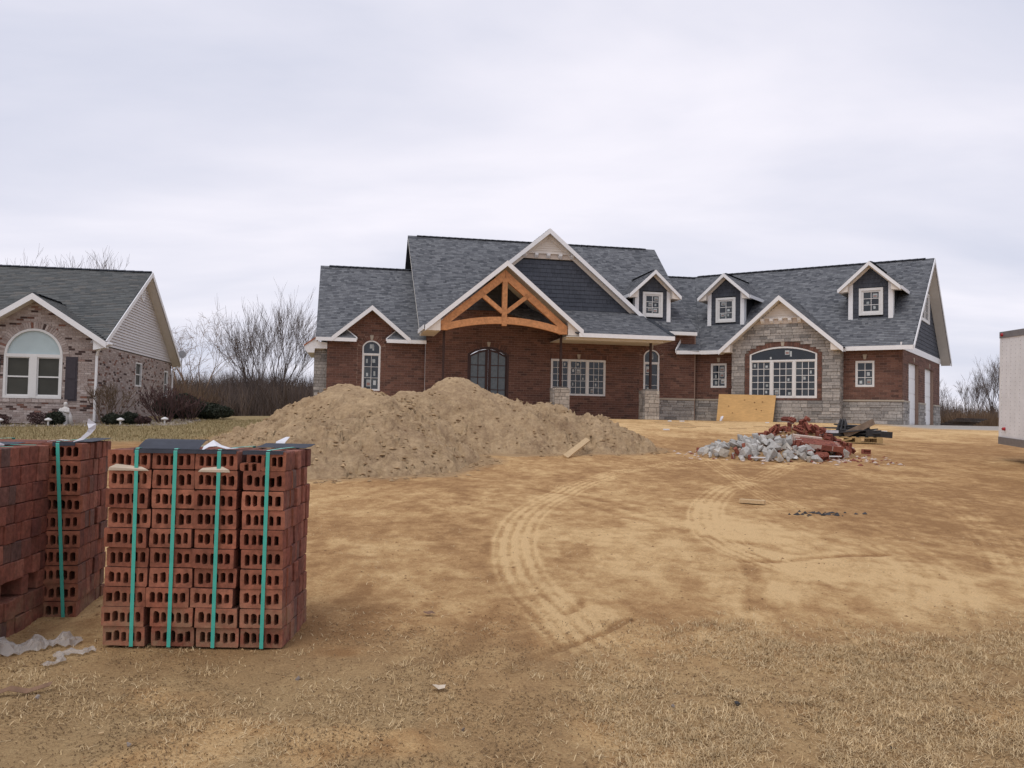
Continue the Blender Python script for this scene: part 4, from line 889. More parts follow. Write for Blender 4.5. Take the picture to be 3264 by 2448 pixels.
sX = [(-.25, 2.55), (10.6, 2.55), (5.2, 5.52)]; wS = wall(neigh, PX, sX, [], 'siding', .1, 'gable_panel')
b = 2.55
while b < 5.45:
    h = min(.1, 5.5 - b); m_ = b + h * .6; x = crossings([sX], min(m_, 5.5))
    if x:
        a0, a1 = x[0]; mb = MB(); mb.hexa([PX.p(a0, b, 0), PX.p(a1, b, 0), PX.p(a1, b, .04), PX.p(a0, b, .04), PX.p(a0, b + h, 0), PX.p(a1, b + h, 0), PX.p(a1, b + h, .003), PX.p(a0, b + h, .003)]); mb.build('siding_board', 'siding', wS)
    b += .1
vent = MB(); vp = []
for i in range(20): t = 2 * math.pi * i / 20; vp.append((5.25 + .26 * math.cos(t), 4.87 + .3 * math.sin(t)))
vent.plate(PX, vp, [[(5.25 + (a - 5.25) * .75, 4.87 + (c - 4.87) * .75) for a, c in vp]], .02, .06, .5); vo = vent.build('gable_vent', 'white_trim', neigh)
for k in range(6): mb = MB(); z_ = 4.87 - .2 + k * .08; hw_ = .2 * math.sqrt(max(0, 1 - ((z_ - 4.87) / .24) ** 2)) + .01; mb.plate(PX, rect(5.25 - hw_, 5.25 + hw_, z_ - .022, z_ + .022), [], .02, .05, .5); mb.build('slat', 'white_trim', vo)
# roofs
def np_(u, v): return NF.p(u, v, 2.62 + sl * (v + .3))
roof_plane(neigh, 'roof', [np_(-12, -.3), np_(-3.9, -.3), np_(-1.76, 2.1), np_(.35, -.22), np_(.35, 5.2), np_(-12, 5.2)], NF.v + NF.w * sl, 'neigh_shingle', 'roof_deck', 'soffit', .14, .14, .28)
mb = MB(); mb.prism([np_(-12, 5.2), np_(.35, 5.2), NF.p(.35, 10.75, 2.5), NF.p(-12, 10.75, 2.5)], (0, 0, -.06), .5); mb.build('roof', 'roof_deck', neigh)
cap(np_(.33, 5.2), np_(-11.9, 5.2), neigh)
mb = MB(); mb.prism([NF.p(.02, 5.2, 5.5), NF.p(.34, 5.2, 5.5), NF.p(.34, 10.7, 2.36), NF.p(.02, 10.7, 2.36)], (0, 0, .02), .5); mb.build('soffit', 'soffit', neigh)
fascia(np_(.36, 5.2), np_(.36, -.3), NF.u, .17, .03, WH, neigh); fascia(np_(.36, 5.2), NF.p(.36, 10.75, 2.5), NF.u, .17, .03, WH, neigh)
gable_roof(NF, -1.76, 4.01, -.4, 2.25, 2.17, 2.17, s=NS, fh=.19, root=neigh, shing='neigh_shingle', vbl=-.2, vbr=-.2)
mb = MB(); mb.prism([NF.p(.02, -.36, 2.32), NF.p(.36, -.36, 2.4), NF.p(.36, -.36, 2.52), NF.p(.02, -.36, 2.72)], NF.v * .4, .5); mb.build('boxed_eave', 'white_trim', neigh)
cap(NF.p(-1.76, -.3, 4.01), NF.p(-1.76, 2.1, 4.01), neigh)
mb = MB(); mb.prism([NF.p(-12, .2, 0), NF.p(-3.8, .2, 0), NF.p(-3.8, .2, 2.6), NF.p(-12, .2, 2.6)], NF.v * .2, .5); mb.build('wall', 'neigh_brick', neigh)
for pts in ([NF.p(.3, -.32, 2.45), NF.p(.12, -.18, 2.3), NF.p(.06, -.08, 2.15), NF.p(.05, -.08, .1)], [NF.p(.25, 10.6, 2.4), NF.p(.06, 10.5, 2.2), NF.p(.06, 10.5, .2)]):
    mb = MB(); mb.tube(pts, .04, 6, .5); mb.build('downspout', 'white_trim', neigh)
mb = MB(); mb.tube([NF.p(.42, -.42, 2.52), NF.p(.42, .05, 2.54)], .06, 8, .5); mb.build('gutter', 'white_trim', neigh)
mb = MB(); c = NF.p(.38, 10.7, 2.95)   # dish on the back eave
ring = [[c + (NF.u * math.cos(t) + NF.w * math.sin(t)) * r + NF.v * (.0 if r > .2 else .06) for t in [2 * math.pi * k / 14 for k in range(14)]] for r in (.17, .1, .01)]
mb.add([p for r in ring for p in r], [(q * 14 + k, q * 14 + (k + 1) % 14, (q + 1) * 14 + (k + 1) % 14, (q + 1) * 14 + k) for q in range(2) for k in range(14)], .5); mb.tube([c, c - UP * .5], .02, 5, .5); mb.build('satellite_dish', 'dish_grey', neigh)

# statue: draped standing figure
def statue():
    t = thing('garden_statue', NF.p(-.6, -.75, 0), 'small white garden statue of a robed figure beside the clipped bush', 'statue'); o = Vector((t.location.x, t.location.y, gz(t.location.x, t.location.y) - .02)); t.location = o
    prof = [(0, .17, .13), (.04, .17, .13), (.06, .12, .1), (.2, .13, .105), (.34, .125, .1), (.44, .13, .1), (.52, .125, .085), (.57, .075, .06), (.59, .035, .035), (.61, .045, .045), (.65, .058, .055), (.69, .055, .055), (.725, .035, .035), (.735, .003, .003)]
    vs = []; n = 18
    for z, rx, ry in prof:
        for k in range(n):
            a = 2 * math.pi * k / n; fold = 1 + (.09 * math.sin(a * 7 + z * 6) if .05 < z < .55 else 0); vs.append(o + Vector((rx * fold * math.cos(a) + .03 * z, ry * fold * math.sin(a), z)))
    mb = MB(); mb.add(vs, [(i * n + k, i * n + (k + 1) % n, (i + 1) * n + (k + 1) % n, (i + 1) * n + k) for i in range(len(prof) - 1) for k in range(n)], .5); mb.build('body', 'statue', t, smooth=True)
    for s in (-1, 1):
        mb = MB(); mb.tube([o + Vector((s * .1, 0, .53)), o + Vector((s * .145, -.06, .42)), o + Vector((s * .03, -.14, .45))], [.042, .045, .024], 8, .5); mb.build('sleeve', 'statue', t, smooth=True)
    mb = MB(); mb.tube([o + Vector((.1, .0, .5)), o + Vector((.17, .0, .3)), o + Vector((.2, .0, .05))], [.03, .06, .07], 8, .5); mb.build('mantle', 'statue', t, smooth=True)
statue()
LAMPN = ['leftmost white mushroom-shaped garden light at the edge of the bed', 'white mushroom-shaped garden light just left of the statue', 'white mushroom-shaped garden light in front of the clipped bushes', 'white mushroom-shaped garden light farthest right on the bed edge']
for k, (u, v) in enumerate(((-2.2, -1.3), (-.9, -1.2), (1.15, -1.3), (2.37, -1.1))):
    p = NF.p(u, v, 0); p.z = gz(p.x, p.y) - .02; t = thing('garden_light', p, LAMPN[k], 'garden light', 'mushroom lights along the neighbour bed')
    mb = MB(); mb.tube([p, p + UP * .2], .028, 8, .5); mb.build('stake', 'lamp_stake' if k == 0 else 'lamp_white', t)
    mb = MB(); mb.tube([p + UP * .17, p + UP * .2, p + UP * .23, p + UP * .27], [.05, .115, .1, .02], 12, .5); mb.build('lamp_cap', 'lamp_white', t, smooth=True)

# ------------------------------------------------------------------ strapped brick stacks in the foreground
def holed_brick(seed, ln=.197, h=.0885, d=.07, nh=5):
    r = random.Random(seed); me = bpy.data.meshes.new('cored_brick'); outer = [(-ln / 2, -h / 2), (ln / 2, -h / 2), (ln / 2, h / 2), (-ln / 2, h / 2)]
    outer = [(a + r.uniform(-.002, .002), b + r.uniform(-.002, .002)) for a, b in outer]; holes = []
    rag = []
    for i in range(4):   # worn arrises: a chipped corner here and there, edges not quite straight
        (a, b), (c, d_) = outer[i], outer[(i + 1) % 4]; q = r.choice((.003, .003, .004, .012)) if ln > .15 else .006; L0 = math.hypot(c - a, d_ - b); ux, uy = (c - a) / L0, (d_ - b) / L0
        rag += [(a + ux * q, b + uy * q), (a + ux * L0 * r.uniform(.35, .65) - uy * r.uniform(-.001, .0005), b + uy * L0 * .5 + ux * r.uniform(-.0005, .001)), (c - ux * q * .8, d_ - uy * q * .8)]
    outer = rag
    for k in range(nh):
        c = (k - (nh - 1) / 2) * ln / (nh + .6) + r.uniform(-.002, .002); w = .0118 * r.uniform(.85, 1.2); hh = .0245 * r.uniform(.9, 1.08); oy = -.002 + r.uniform(-.003, .003)
        holes.append([(c + w * x, oy + hh * y + w * .3 * r.uniform(-1, 1)) for x, y in ((-1, -.8), (-.6, -1), (.6, -1), (1, -.75), (1, .7), (.5, 1), (-.5, 1), (-1, .72))])
    loops = [outer] + holes; flat = [q for lp_ in loops for q in lp_]; n = len(flat)
    tri = tessellate_polygon([[Vector((a, b, 0)) for a, b in lp_] for lp_ in loops])
    vs = [(a, -d / 2, b) for a, b in flat] + [(a, d / 2, b) for a, b in flat]; fs = [tuple(t) for t in tri] + [tuple(i + n for i in reversed(t)) for t in tri]; mi = [0] * (2 * len(tri)); st = 0
    for li, lp_ in enumerate(loops):
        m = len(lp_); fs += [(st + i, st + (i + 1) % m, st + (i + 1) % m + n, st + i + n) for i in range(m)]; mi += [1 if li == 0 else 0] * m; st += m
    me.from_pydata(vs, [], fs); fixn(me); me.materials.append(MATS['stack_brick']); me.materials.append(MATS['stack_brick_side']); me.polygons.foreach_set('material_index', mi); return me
def plain_brick(ln, d, h, seed):
    r = random.Random(seed); me = bpy.data.meshes.new('plain_brick'); bm = bmesh.new(); bmesh.ops.create_cube(bm, size=1)
    for v in bm.verts: v.co = Vector((v.co.x * ln + r.uniform(-.002, .002), v.co.y * d + r.uniform(-.002, .002), v.co.z * h + r.uniform(-.0015, .0015)))
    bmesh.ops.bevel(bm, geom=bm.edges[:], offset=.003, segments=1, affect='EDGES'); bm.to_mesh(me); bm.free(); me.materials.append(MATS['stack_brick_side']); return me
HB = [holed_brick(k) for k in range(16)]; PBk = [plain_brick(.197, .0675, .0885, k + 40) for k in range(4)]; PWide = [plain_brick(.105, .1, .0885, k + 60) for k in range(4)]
def put(me, root, F, u, v, w, rz=0.0, name='brick', rx=0.0):
    o = bpy.data.objects.new(name, me); COL.objects.link(o); o.parent = root; o.matrix_parent_inverse = Matrix.Translation(-root.location)
    R = Matrix((F.u, F.v, F.w)).transposed().to_4x4(); o.matrix_basis = Matrix.Translation(F.p(u, v, w)) @ R @ Matrix.Rotation(rz, 4, 'Z') @ Matrix.Rotation(rx, 4, 'X'); return o
def strap(root, F, u, v0, v1, w1, w0=0.0, wd=.0175, du=0.0):
    mb = MB(); path = [(u + du, v0 - .004, w0), (u + du * .5, v0 - .004, w1 * .5), (u, v0 - .004, w1 - .006), (u, v0 + .004, w1 + .004), (u + .012, (v0 + v1) / 2, w1 + .006), (u + .02, v1, w1 + .004), (u + .02, v1 + .004, w1 - .01), (u + .02, v1 + .004, w0)]
    vs = []
    for a, b, c in path: vs += [F.p(a - wd / 2, b, c), F.p(a + wd / 2, b, c)]
    n2 = len(vs); nrm = [F.v * -.0012] * 6 + [F.w * .0012] * 6 + [F.v * .0012] * 4
    vs += [p + q for p, q in zip(vs, nrm)]; fs = []
    for i in range(len(path) - 1):
        a = 2 * i; fs += [(a, a + 1, a + 3, a + 2), (n2 + a + 1, n2 + a, n2 + a + 2, n2 + a + 3), (a, a + 2, n2 + a + 2, n2 + a), (a + 1, n2 + a + 1, n2 + a + 3, a + 3)]
    mb.add(vs, fs, .5); mb.build('strap', 'strap', root)
def stack(F, label, rows, colfn, layers, ld, width, sides=(True, True), skip=()):
    root = thing('brick_stack', F.p(width / 2, layers * ld / 2, 0), label, 'brick stack', 'strapped stacks of red bricks'); rh = .0915; ncol = len(colfn(0))
    for r in range(rows):
        offs = colfn(r); sh = rnd.uniform(-.004, .004); front = [rnd.choice(HB) for _ in offs]; fj = [rnd.uniform(-.006, .006) for _ in offs]; tl = [rnd.uniform(-.02, .02) for _ in offs]
        for c, x in enumerate(offs):
            for L_ in range(layers):
                if L_ > 2 and not (r == rows - 1 or (c == ncol - 1 and sides[1]) or (c == 0 and sides[0])): continue
                if (L_, r, c) in skip: continue
                me = front[c] if L_ < 3 else rnd.choice(PBk)
                jut = fj[c] * 1.2 if L_ < 3 else rnd.uniform(-.006, .006)
                xo = sh + (fj[c] if L_ < 3 else rnd.uniform(-.0035, .0035)) + (rnd.uniform(-.006, .008) if L_ and c == ncol - 1 else 0)
                put(me, root, F, x + .1 + xo, (L_ + .5) * ld + jut, (r + .5) * rh + rnd.uniform(-.0015, .001), tl[c] if L_ < 3 else rnd.uniform(-.02, .02))
    for r in range(rows - 1):   # inner courses seen through the joints
        for c in range(ncol - 1): put(rnd.choice(PBk), root, F, colfn(r)[c] + .2, 3.6 * ld, (r + .5) * rh)
    return root
def ribbon(name, mat, pts, wvec, root=None, tags=None, th=.002):
    """A thin bent sheet swept along pts, as wide as wvec."""
    mb = MB(); pts = [Vector(p) for p in pts]; W = [Vector(w) for w in wvec] if hasattr(wvec[0], '__len__') else [Vector(wvec)] * len(pts); n = len(pts); vs = []
    for p, w in zip(pts, W): vs += [p - w / 2, p + w / 2]
    nn = []
    for i in range(n): d = pts[min(i + 1, n - 1)] - pts[max(0, i - 1)]; q = d.cross(W[i]); q = q.normalized() * th if q.length > 1e-9 else Vector((0, 0, th)); nn += [q, q]
    vs += [v + q for v, q in zip(vs, nn)]; m = 2 * n; fs = []
    for i in range(n - 1):
        a = 2 * i; fs += [(a, a + 1, a + 3, a + 2), (m + a + 1, m + a, m + a + 2, m + a + 3), (a, a + 2, m + a + 2, m + a), (a + 1, m + a + 1, m + a + 3, a + 3)]
    fs += [(0, m, m + 1, 1), (m - 2, m - 1, 2 * m - 1, 2 * m - 2)]; mb.add(vs, fs, .5); o = mb.build(name, mat, root)
    if tags: tag(o, *tags)
    return o
FA = Frame((-1.89, 4.045, gz(-1.45, 4.3) - .005), 0.6)
FA.o.z = .145
stA = stack(FA, 'frontmost right strapped stack of red cored bricks with four teal straps', 10, lambda r: (0, .222, .436, .643) if r < 2 else (0, .207, .41, .636), 7, .07, .84, skip=((0, 9, 3),))
hb = holed_brick(201, .115, .0885, .07, 3); put(hb, stA, FA, .636 + .14, .035, 9.5 * .0915); fr = holed_brick(202, .1, .035, .05, 2); put(fr, stA, FA, .665, .03, 9 * .0915 + .018)
for u, du in ((.135, .005), (.316, -.002), (.521, -.003), (.749, -.004)): strap(stA, FA, u, -.004, .49, .918, 0, du=du)
H9 = .917
def felt(root, F, u0, u1, drop, back, w=H9, lift=0.0):
    mb = MB(); mb.hexa([F.p(u0, -.0075, w - drop), F.p(u1, -.0075, w - drop * .8), F.p(u1, -.005, w - drop * .8), F.p(u0, -.005, w - drop), F.p(u0, -.0075, w + .003), F.p(u1, -.0075, w + .003), F.p(u1, -.005, w + .003), F.p(u0, -.005, w + .003)])
    mb.hexa([F.p(u0, -.0075, w + .001), F.p(u1, -.0075, w + .001), F.p(u1, back, w + .001 + lift), F.p(u0 + .03, back, w + .001 + lift), F.p(u0, -.0075, w + .003), F.p(u1, -.0075, w + .003), F.p(u1, back, w + .003 + lift), F.p(u0 + .03, back, w + .003 + lift)]); mb.build('felt_strip', 'felt', root)
felt(stA, FA, .12, .6, .018, .05); felt(stA, FA, .63, .82, .016, .04)
ribbon('felt_strip', 'felt', [FA.p(.27, .02, H9 + .004), FA.p(.27, .05, H9 + .02), FA.p(.27, .11, H9 + .042), FA.p(.275, .14, H9 + .046)], FA.u * .29, stA)
ribbon('felt_strip', 'felt', [FA.p(.7, .4, H9 + .004), FA.p(.72, .45, H9 + .012), FA.p(.73, .5, H9 + .022)], FA.u * .26, stA)
ribbon('paper_sheet', 'kraft', [FA.p(.1, -.01, H9 - .101), FA.p(.1, -.012, H9 - .09), FA.p(.1, -.004, H9 - .076)], [FA.u * .19, FA.u * .18 + FA.w * -.008, FA.u * .12 + FA.w * -.012], stA)
ribbon('paper_sheet', 'kraft', [FA.p(.5, -.01, H9 - .101), FA.p(.5, -.012, H9 - .091), FA.p(.49, -.004, H9 - .078)], [FA.u * .15, FA.u * .14 + FA.w * .005, FA.u * .09 + FA.w * .008], stA)
# chipped brick fragment in the top right row
ribbon('paper_scrap', 'paper', [FA.p(.43, .03, H9 + .006), FA.p(.46, .06, H9 + .03), FA.p(.5, .05, H9 + .02), FA.p(.55, .04, H9 + .008), FA.p(.59, .04, H9 + .01)], [FA.v * .03 + FA.w * .02, FA.v * .06 + FA.w * .03, FA.v * .08, FA.v * .07, FA.v * .03], None, ('crumpled white paper scrap lying on the front right brick stack', 'paper'))
ribbon('paper_scrap', 'paper', [FA.p(.66, .5, H9 - .02), FA.p(.67, .53, H9 + .03), FA.p(.7, .56, H9 + .055)], [FA.u * .04, FA.u * .05, FA.u * .02], None, ('small white paper tip sticking up behind the front right brick stack', 'paper'))
FB = Frame((-2.25 - .83, 4.40, .15), 10); FB.o = Vector((-2.25, 4.53, .15)) - FB.u * .84
stB = stack(FB, 'rear left strapped stack of red cored bricks behind the near dark stack', 10, lambda r: (0, .208, .414, .637), 7, .07, .84, (False, True))
strap(stB, FB, .715, -.004, .49, .918, 0, du=.06); strap(stB, FB, .3, -.004, .49, .918, 0); felt(stB, FB, .69, .8, .018, .05)
ribbon('felt_strip', 'felt', [FB.p(.8, .1, H9 + .003), FB.p(.8, .3, H9 + .006), FB.p(.8, .48, H9 + .012)], FB.u * .1, stB)
ribbon('paper_scrap', 'paper', [FB.p(.78, .03, H9 + .004), FB.p(.82, .04, H9 + .02), FB.p(.85, .045, H9 + .05), FB.p(.865, .05, H9 + .075), FB.p(.86, .055, H9 + .1), FB.p(.845, .05, H9 + .125)], [FB.u * .012 + FB.w * .006, FB.u * .018 + FB.w * -.008, FB.u * .02 + FB.w * -.012, FB.u * .03 + FB.v * .02, FB.u * .045, FB.u * .004], None, ('tall curling white paper strip standing up from the rear left brick stack', 'paper'))
ribbon('paper_scrap', 'paper', [FB.p(.66, .02, H9 + .004), FB.p(.71, .04, H9 + .012), FB.p(.76, .04, H9 + .01)], [FB.v * .03, FB.v * .05, FB.v * .02], None, ('flat white paper scrap under the strap of the rear left stack', 'paper'))
# near left stack: only its right-hand face shows
FC = Frame((0, 0, .14), 5.0); FC.o = Vector((-2.345, 3.72, .14))
stC = thing('brick_stack', FC.p(-.4, .4, 0), 'near left dark brick stack cut off by the picture edge', 'brick stack', 'strapped stacks of red bricks')
for r in range(10):
    a = 0.0; k = 0
    while a < .78:
        w_ = rnd.choice((.1, .1, .07)); lost = (r == 2 and 4 <= k <= 5) or (r == 2 and k == 7)
        if not lost:
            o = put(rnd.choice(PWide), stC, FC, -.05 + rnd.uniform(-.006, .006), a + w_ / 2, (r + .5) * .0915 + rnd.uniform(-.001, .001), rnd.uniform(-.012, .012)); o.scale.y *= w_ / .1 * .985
        a += w_; k += 1
    for k in range(3): put(rnd.choice(PBk), stC, FC, -.22 - .2 * k, .04, (r + .5) * .0915)
    if r == 9:
        for k in range(3):
            for q in range(10): put(rnd.choice(PBk), stC, FC, -.21 - .2 * k, .11 + .07 * q, (r + .5) * .0915 + rnd.uniform(-.002, .002))
    else: 
        for q in range(4): put(rnd.choice(PBk), stC, FC, -.22, .11 + .2 * q, (r + .5) * .0915)
for v in (.36, .6):
    mb = MB(); mb.hexa([FC.p(-.8, v, .918), FC.p(.0, v + .02, .918), FC.p(.0, v + .038, .918), FC.p(-.8, v + .018, .918), FC.p(-.8, v, .92), FC.p(.0, v + .02, .92), FC.p(.0, v + .038, .92), FC.p(-.8, v + .018, .92)]); mb.build('strap', 'strap', stC)
ribbon('felt_strip', 'felt', [FC.p(-.25, .55, H9 + .002), FC.p(-.2, .66, H9 + .006), FC.p(-.2, .74, H9 + .012)], FC.u * .2, stC)
mb = MB(); mb.tube([FC.p(-.2, .2, H9 + .014), FC.p(-.05, .3, H9 + .016), FC.p(-.01, .33, H9 + .012)], [.02, .018, .004], 8); tag(mb.build('paper_roll', 'paper', None, smooth=True), 'rolled white paper on top of the near left brick stack', 'paper')

# wrapping film on the ground by the stacks
def film(pts, wid, label, seed):
    r = random.Random(seed); P = spline(pts, 10); n = len(P); mb = MB(); cols = 9; vs = []
    for i in range(n):
        d = P[min(i + 1, n - 1)] - P[max(i - 1, 0)]; d = d / (np.linalg.norm(d) + 1e-9); w = wid[0] + (wid[1] - wid[0]) * i / n; w *= 1 + .25 * math.sin(i * .9 + seed)
        for k in range(cols):
            t = k / (cols - 1) - .5; x = P[i][0] - d[1] * t * w; y = P[i][1] + d[0] * t * w
            vs.append((x, y, gz(x, y) + .012 + w * .32 * (1 - 4 * t * t) * (.6 + .4 * math.sin(i * .8)) + w * .1 * r.uniform(-1, 1)))
    mb.add(vs, [(i * cols + k, i * cols + k + 1, (i + 1) * cols + k + 1, (i + 1) * cols + k) for i in range(n - 1) for k in range(cols - 1)], .5)
    return tag(mb.build('plastic_film', 'plastic_film'), label, 'plastic film')
film([(-2.6, 3.86), (-2.3, 3.92), (-2.15, 4.02), (-2.02, 4.12)], (.16, .1), 'bunched clear plastic wrapping lying beside the near left stack', 3)
film([(-2.0, 3.74), (-1.96, 3.82), (-2.02, 3.92), (-1.93, 3.95), (-1.9, 3.99)], (.03, .05), 'thin twisted strip of clear plastic on the ground', 5)

# ------------------------------------------------------------------ rubble heap, pallet, boards, trailer
def chunk_mesh(seed, mat):
    r = random.Random(seed); bm = bmesh.new()
    for _ in range(11):
        v = Vector((r.uniform(-1, 1), r.uniform(-1, 1), r.uniform(-1, 1))); m = max(abs(v.x), abs(v.y), abs(v.z)); v = v / m * r.uniform(.75, 1) * .5; bm.verts.new((v.x, v.y * .8, v.z * .6))
    q = bmesh.ops.convex_hull(bm, input=bm.verts); bmesh.ops.delete(bm, geom=[g for g in q['geom_interior'] if isinstance(g, bmesh.types.BMVert)], context='VERTS')
    me = bpy.data.meshes.new('chunk'); bm.to_mesh(me); bm.free(); me.materials.append(MATS[mat]); return me
CH = [chunk_mesh(k, 'concrete_chunk') for k in range(8)]
def rb(seed, ln):
    me = holed_brick(seed, ln, .092, .06, 5 if ln > .15 else 2); me.materials[0] = MATS['rubble_brick']; me.materials[1] = MATS['rubble_brick']; return me
RB = [rb(90 + k, l_) for k, l_ in enumerate((.197, .197, .197, .12, .1, .14))]
def heap(x, y):
    g = lambda cx, cy, h, a, b: h * max(0, 1 - math.sqrt(((x - cx) / a) ** 2 + ((y - cy) / b) ** 2))
    return max(g(4.75, 16.0, .42, 1.2, 1.15), g(5.65, 17.0, .8, 1.15, 1.15), g(4.2, 15.9, .3, .75, .85))
def lump(me, name, x, y, z, s, label, cat, group):
    o = bpy.data.objects.new(name, me); COL.objects.link(o); o.location = (x, y, z); o.scale = (s, s, s); o.rotation_euler = (rnd.uniform(-3, 3), rnd.uniform(-3, 3), rnd.uniform(-3, 3)); tag(o, label, cat, group); return o
rr = random.Random(4); nb_ = nc_ = 0; tries = 0; placed = []
while (nb_ < 130 or nc_ < 150) and tries < 6000:
    tries += 1; x = rr.uniform(3.6, 6.9); y = rr.uniform(14.9, 18.2); h = heap(x, y)
    if h < .015: continue
    isb = (x + .45 * (y - 16) > 5.05) if rr.random() < .9 else rr.random() < .4
    if (isb and nb_ >= 130) or (not isb and nc_ >= 150): continue
    if not isb and x > 5.7 and rr.random() < .7: continue
    if any((x - a) ** 2 + (y - b) ** 2 < .0042 for a, b in placed): continue
    placed.append((x, y)); z = gz(x, y) + .03 + h * rr.uniform(.7, 1.05)
    if isb: nb_ += 1; lump(rr.choice(RB), 'broken_brick', x, y, z, 1, 'broken red brick tumbled in the rubble heap', 'brick', 'broken bricks in the rubble heap')
    else: nc_ += 1; lump(rr.choice(CH), 'concrete_chunk', x, y, z, rr.choice((.1, .13, .16, .2, .24, .3)) * rr.uniform(.85, 1.1), 'broken grey concrete chunk in the rubble heap', 'concrete chunk', 'concrete chunks in the rubble heap')
# dirt and crumbs that fill the heap
mb = MB(); nx = 44; V = []; 
for i in range(nx):
    for j in range(nx):
        x = 3.4 + 3.7 * i / (nx - 1); y = 14.6 + 3.9 * j / (nx - 1); V.append((x, y, gz(x, y) - .02 + heap(x, y) * .72 + (.05 * rnd.random() if heap(x, y) > .02 else -.05)))
mb.add(V, [(i * nx + j, (i + 1) * nx + j, (i + 1) * nx + j + 1, i * nx + j + 1) for i in range(nx - 1) for j in range(nx - 1)], .4); mb.build('rubble_crumbs', 'clod', None, kind='stuff')
# slab of mortared brickwork tipped over on the heap
def slab():
    F = Frame((0, 0, 0), -8); tilt = Matrix.Rotation(math.radians(13), 3, F.u) @ Matrix.Rotation(math.radians(6), 3, F.v)
    F = Frame((5.28, 15.8, gz(5.8, 16) + .2), 0, tilt @ F.u, tilt @ F.v, tilt @ F.w)
    t = thing('brickwork_slab', F.p(.4, .2, 0), 'mortared slab of red brickwork tipped onto the right of the rubble', 'brickwork'); mb = MB(); mb.box(F, .0, .78, .0, .435, .01, .09, .5); mort = mb.build('mortar', 'mortar_bit', t)
    for r in range(6):
        for c in range(4):
            x = c * .205 + (.1 if r % 2 else 0)
            if x > .7: continue
            mb = MB(); q = rnd.uniform(-.002, .002); mb.box(F, x, min(.8, x + .192), r * .0735 + q, r * .0735 + .06 + q, 0, .101); mb.build('brick', 'rubble_brick', t)
    mb = MB(); mb.box(F, -.03, .5, .43, .5, .02, .13, .5); mb.build('mortar', 'mortar_bit', t)
slab()
for k, (x, y, lb) in enumerate(((6.55, 16.75, 'single red brick half standing right of the rubble heap'), (7.15, 17.3, 'red brick half lying between the rubble heap and the pallet'), (3.75, 17.0, 'red brick lying at the left tip of the rubble heap'), (3.95, 15.25, 'red brick lying at the front left foot of the rubble heap'), (4.2, 15.15, 'second red brick at the front foot of the rubble heap'))):
    o = lump(RB[k % 6], 'loose_brick', x, y, gz(x, y) + .05, 1, lb, 'brick', None); o.rotation_euler = (0, .05, .4 * k)
o = lump(CH[2], 'concrete_chunk', 4.62, 14.78, gz(4.62, 14.78) + .04, .24, 'flat grey concrete chunk lying in front of the rubble heap', 'concrete chunk', None); o.rotation_euler = (.1, 0, .3)
for k, (x, y, ln, a, lb) in enumerate(((4.35, 15.0, .32, .1, 'white plaster strip lying at the foot of the rubble'), (5.75, 15.55, .5, .2, 'thin white lath lying below the brickwork slab'), (4.95, 16.6, .42, -.6, 'white strip lying across the middle of the rubble'))):
    F = Frame((x, y, gz(x, y) + heap(x, y) + .03), math.degrees(a)); mb = MB(); mb.box(F, -ln / 2, ln / 2, -.02, .02, 0, .02, .5); tag(mb.build('plaster_strip', 'white_trim'), lb, 'strip')
mb = MB(); F = Frame((6.35, 17.0, gz(6.35, 17) + .43), 20); mb.box(F, -.1, .1, -.07, .07, 0, .05, .5); tag(mb.build('white_block', 'paper'), 'small white block on the back of the rubble heap', 'block')

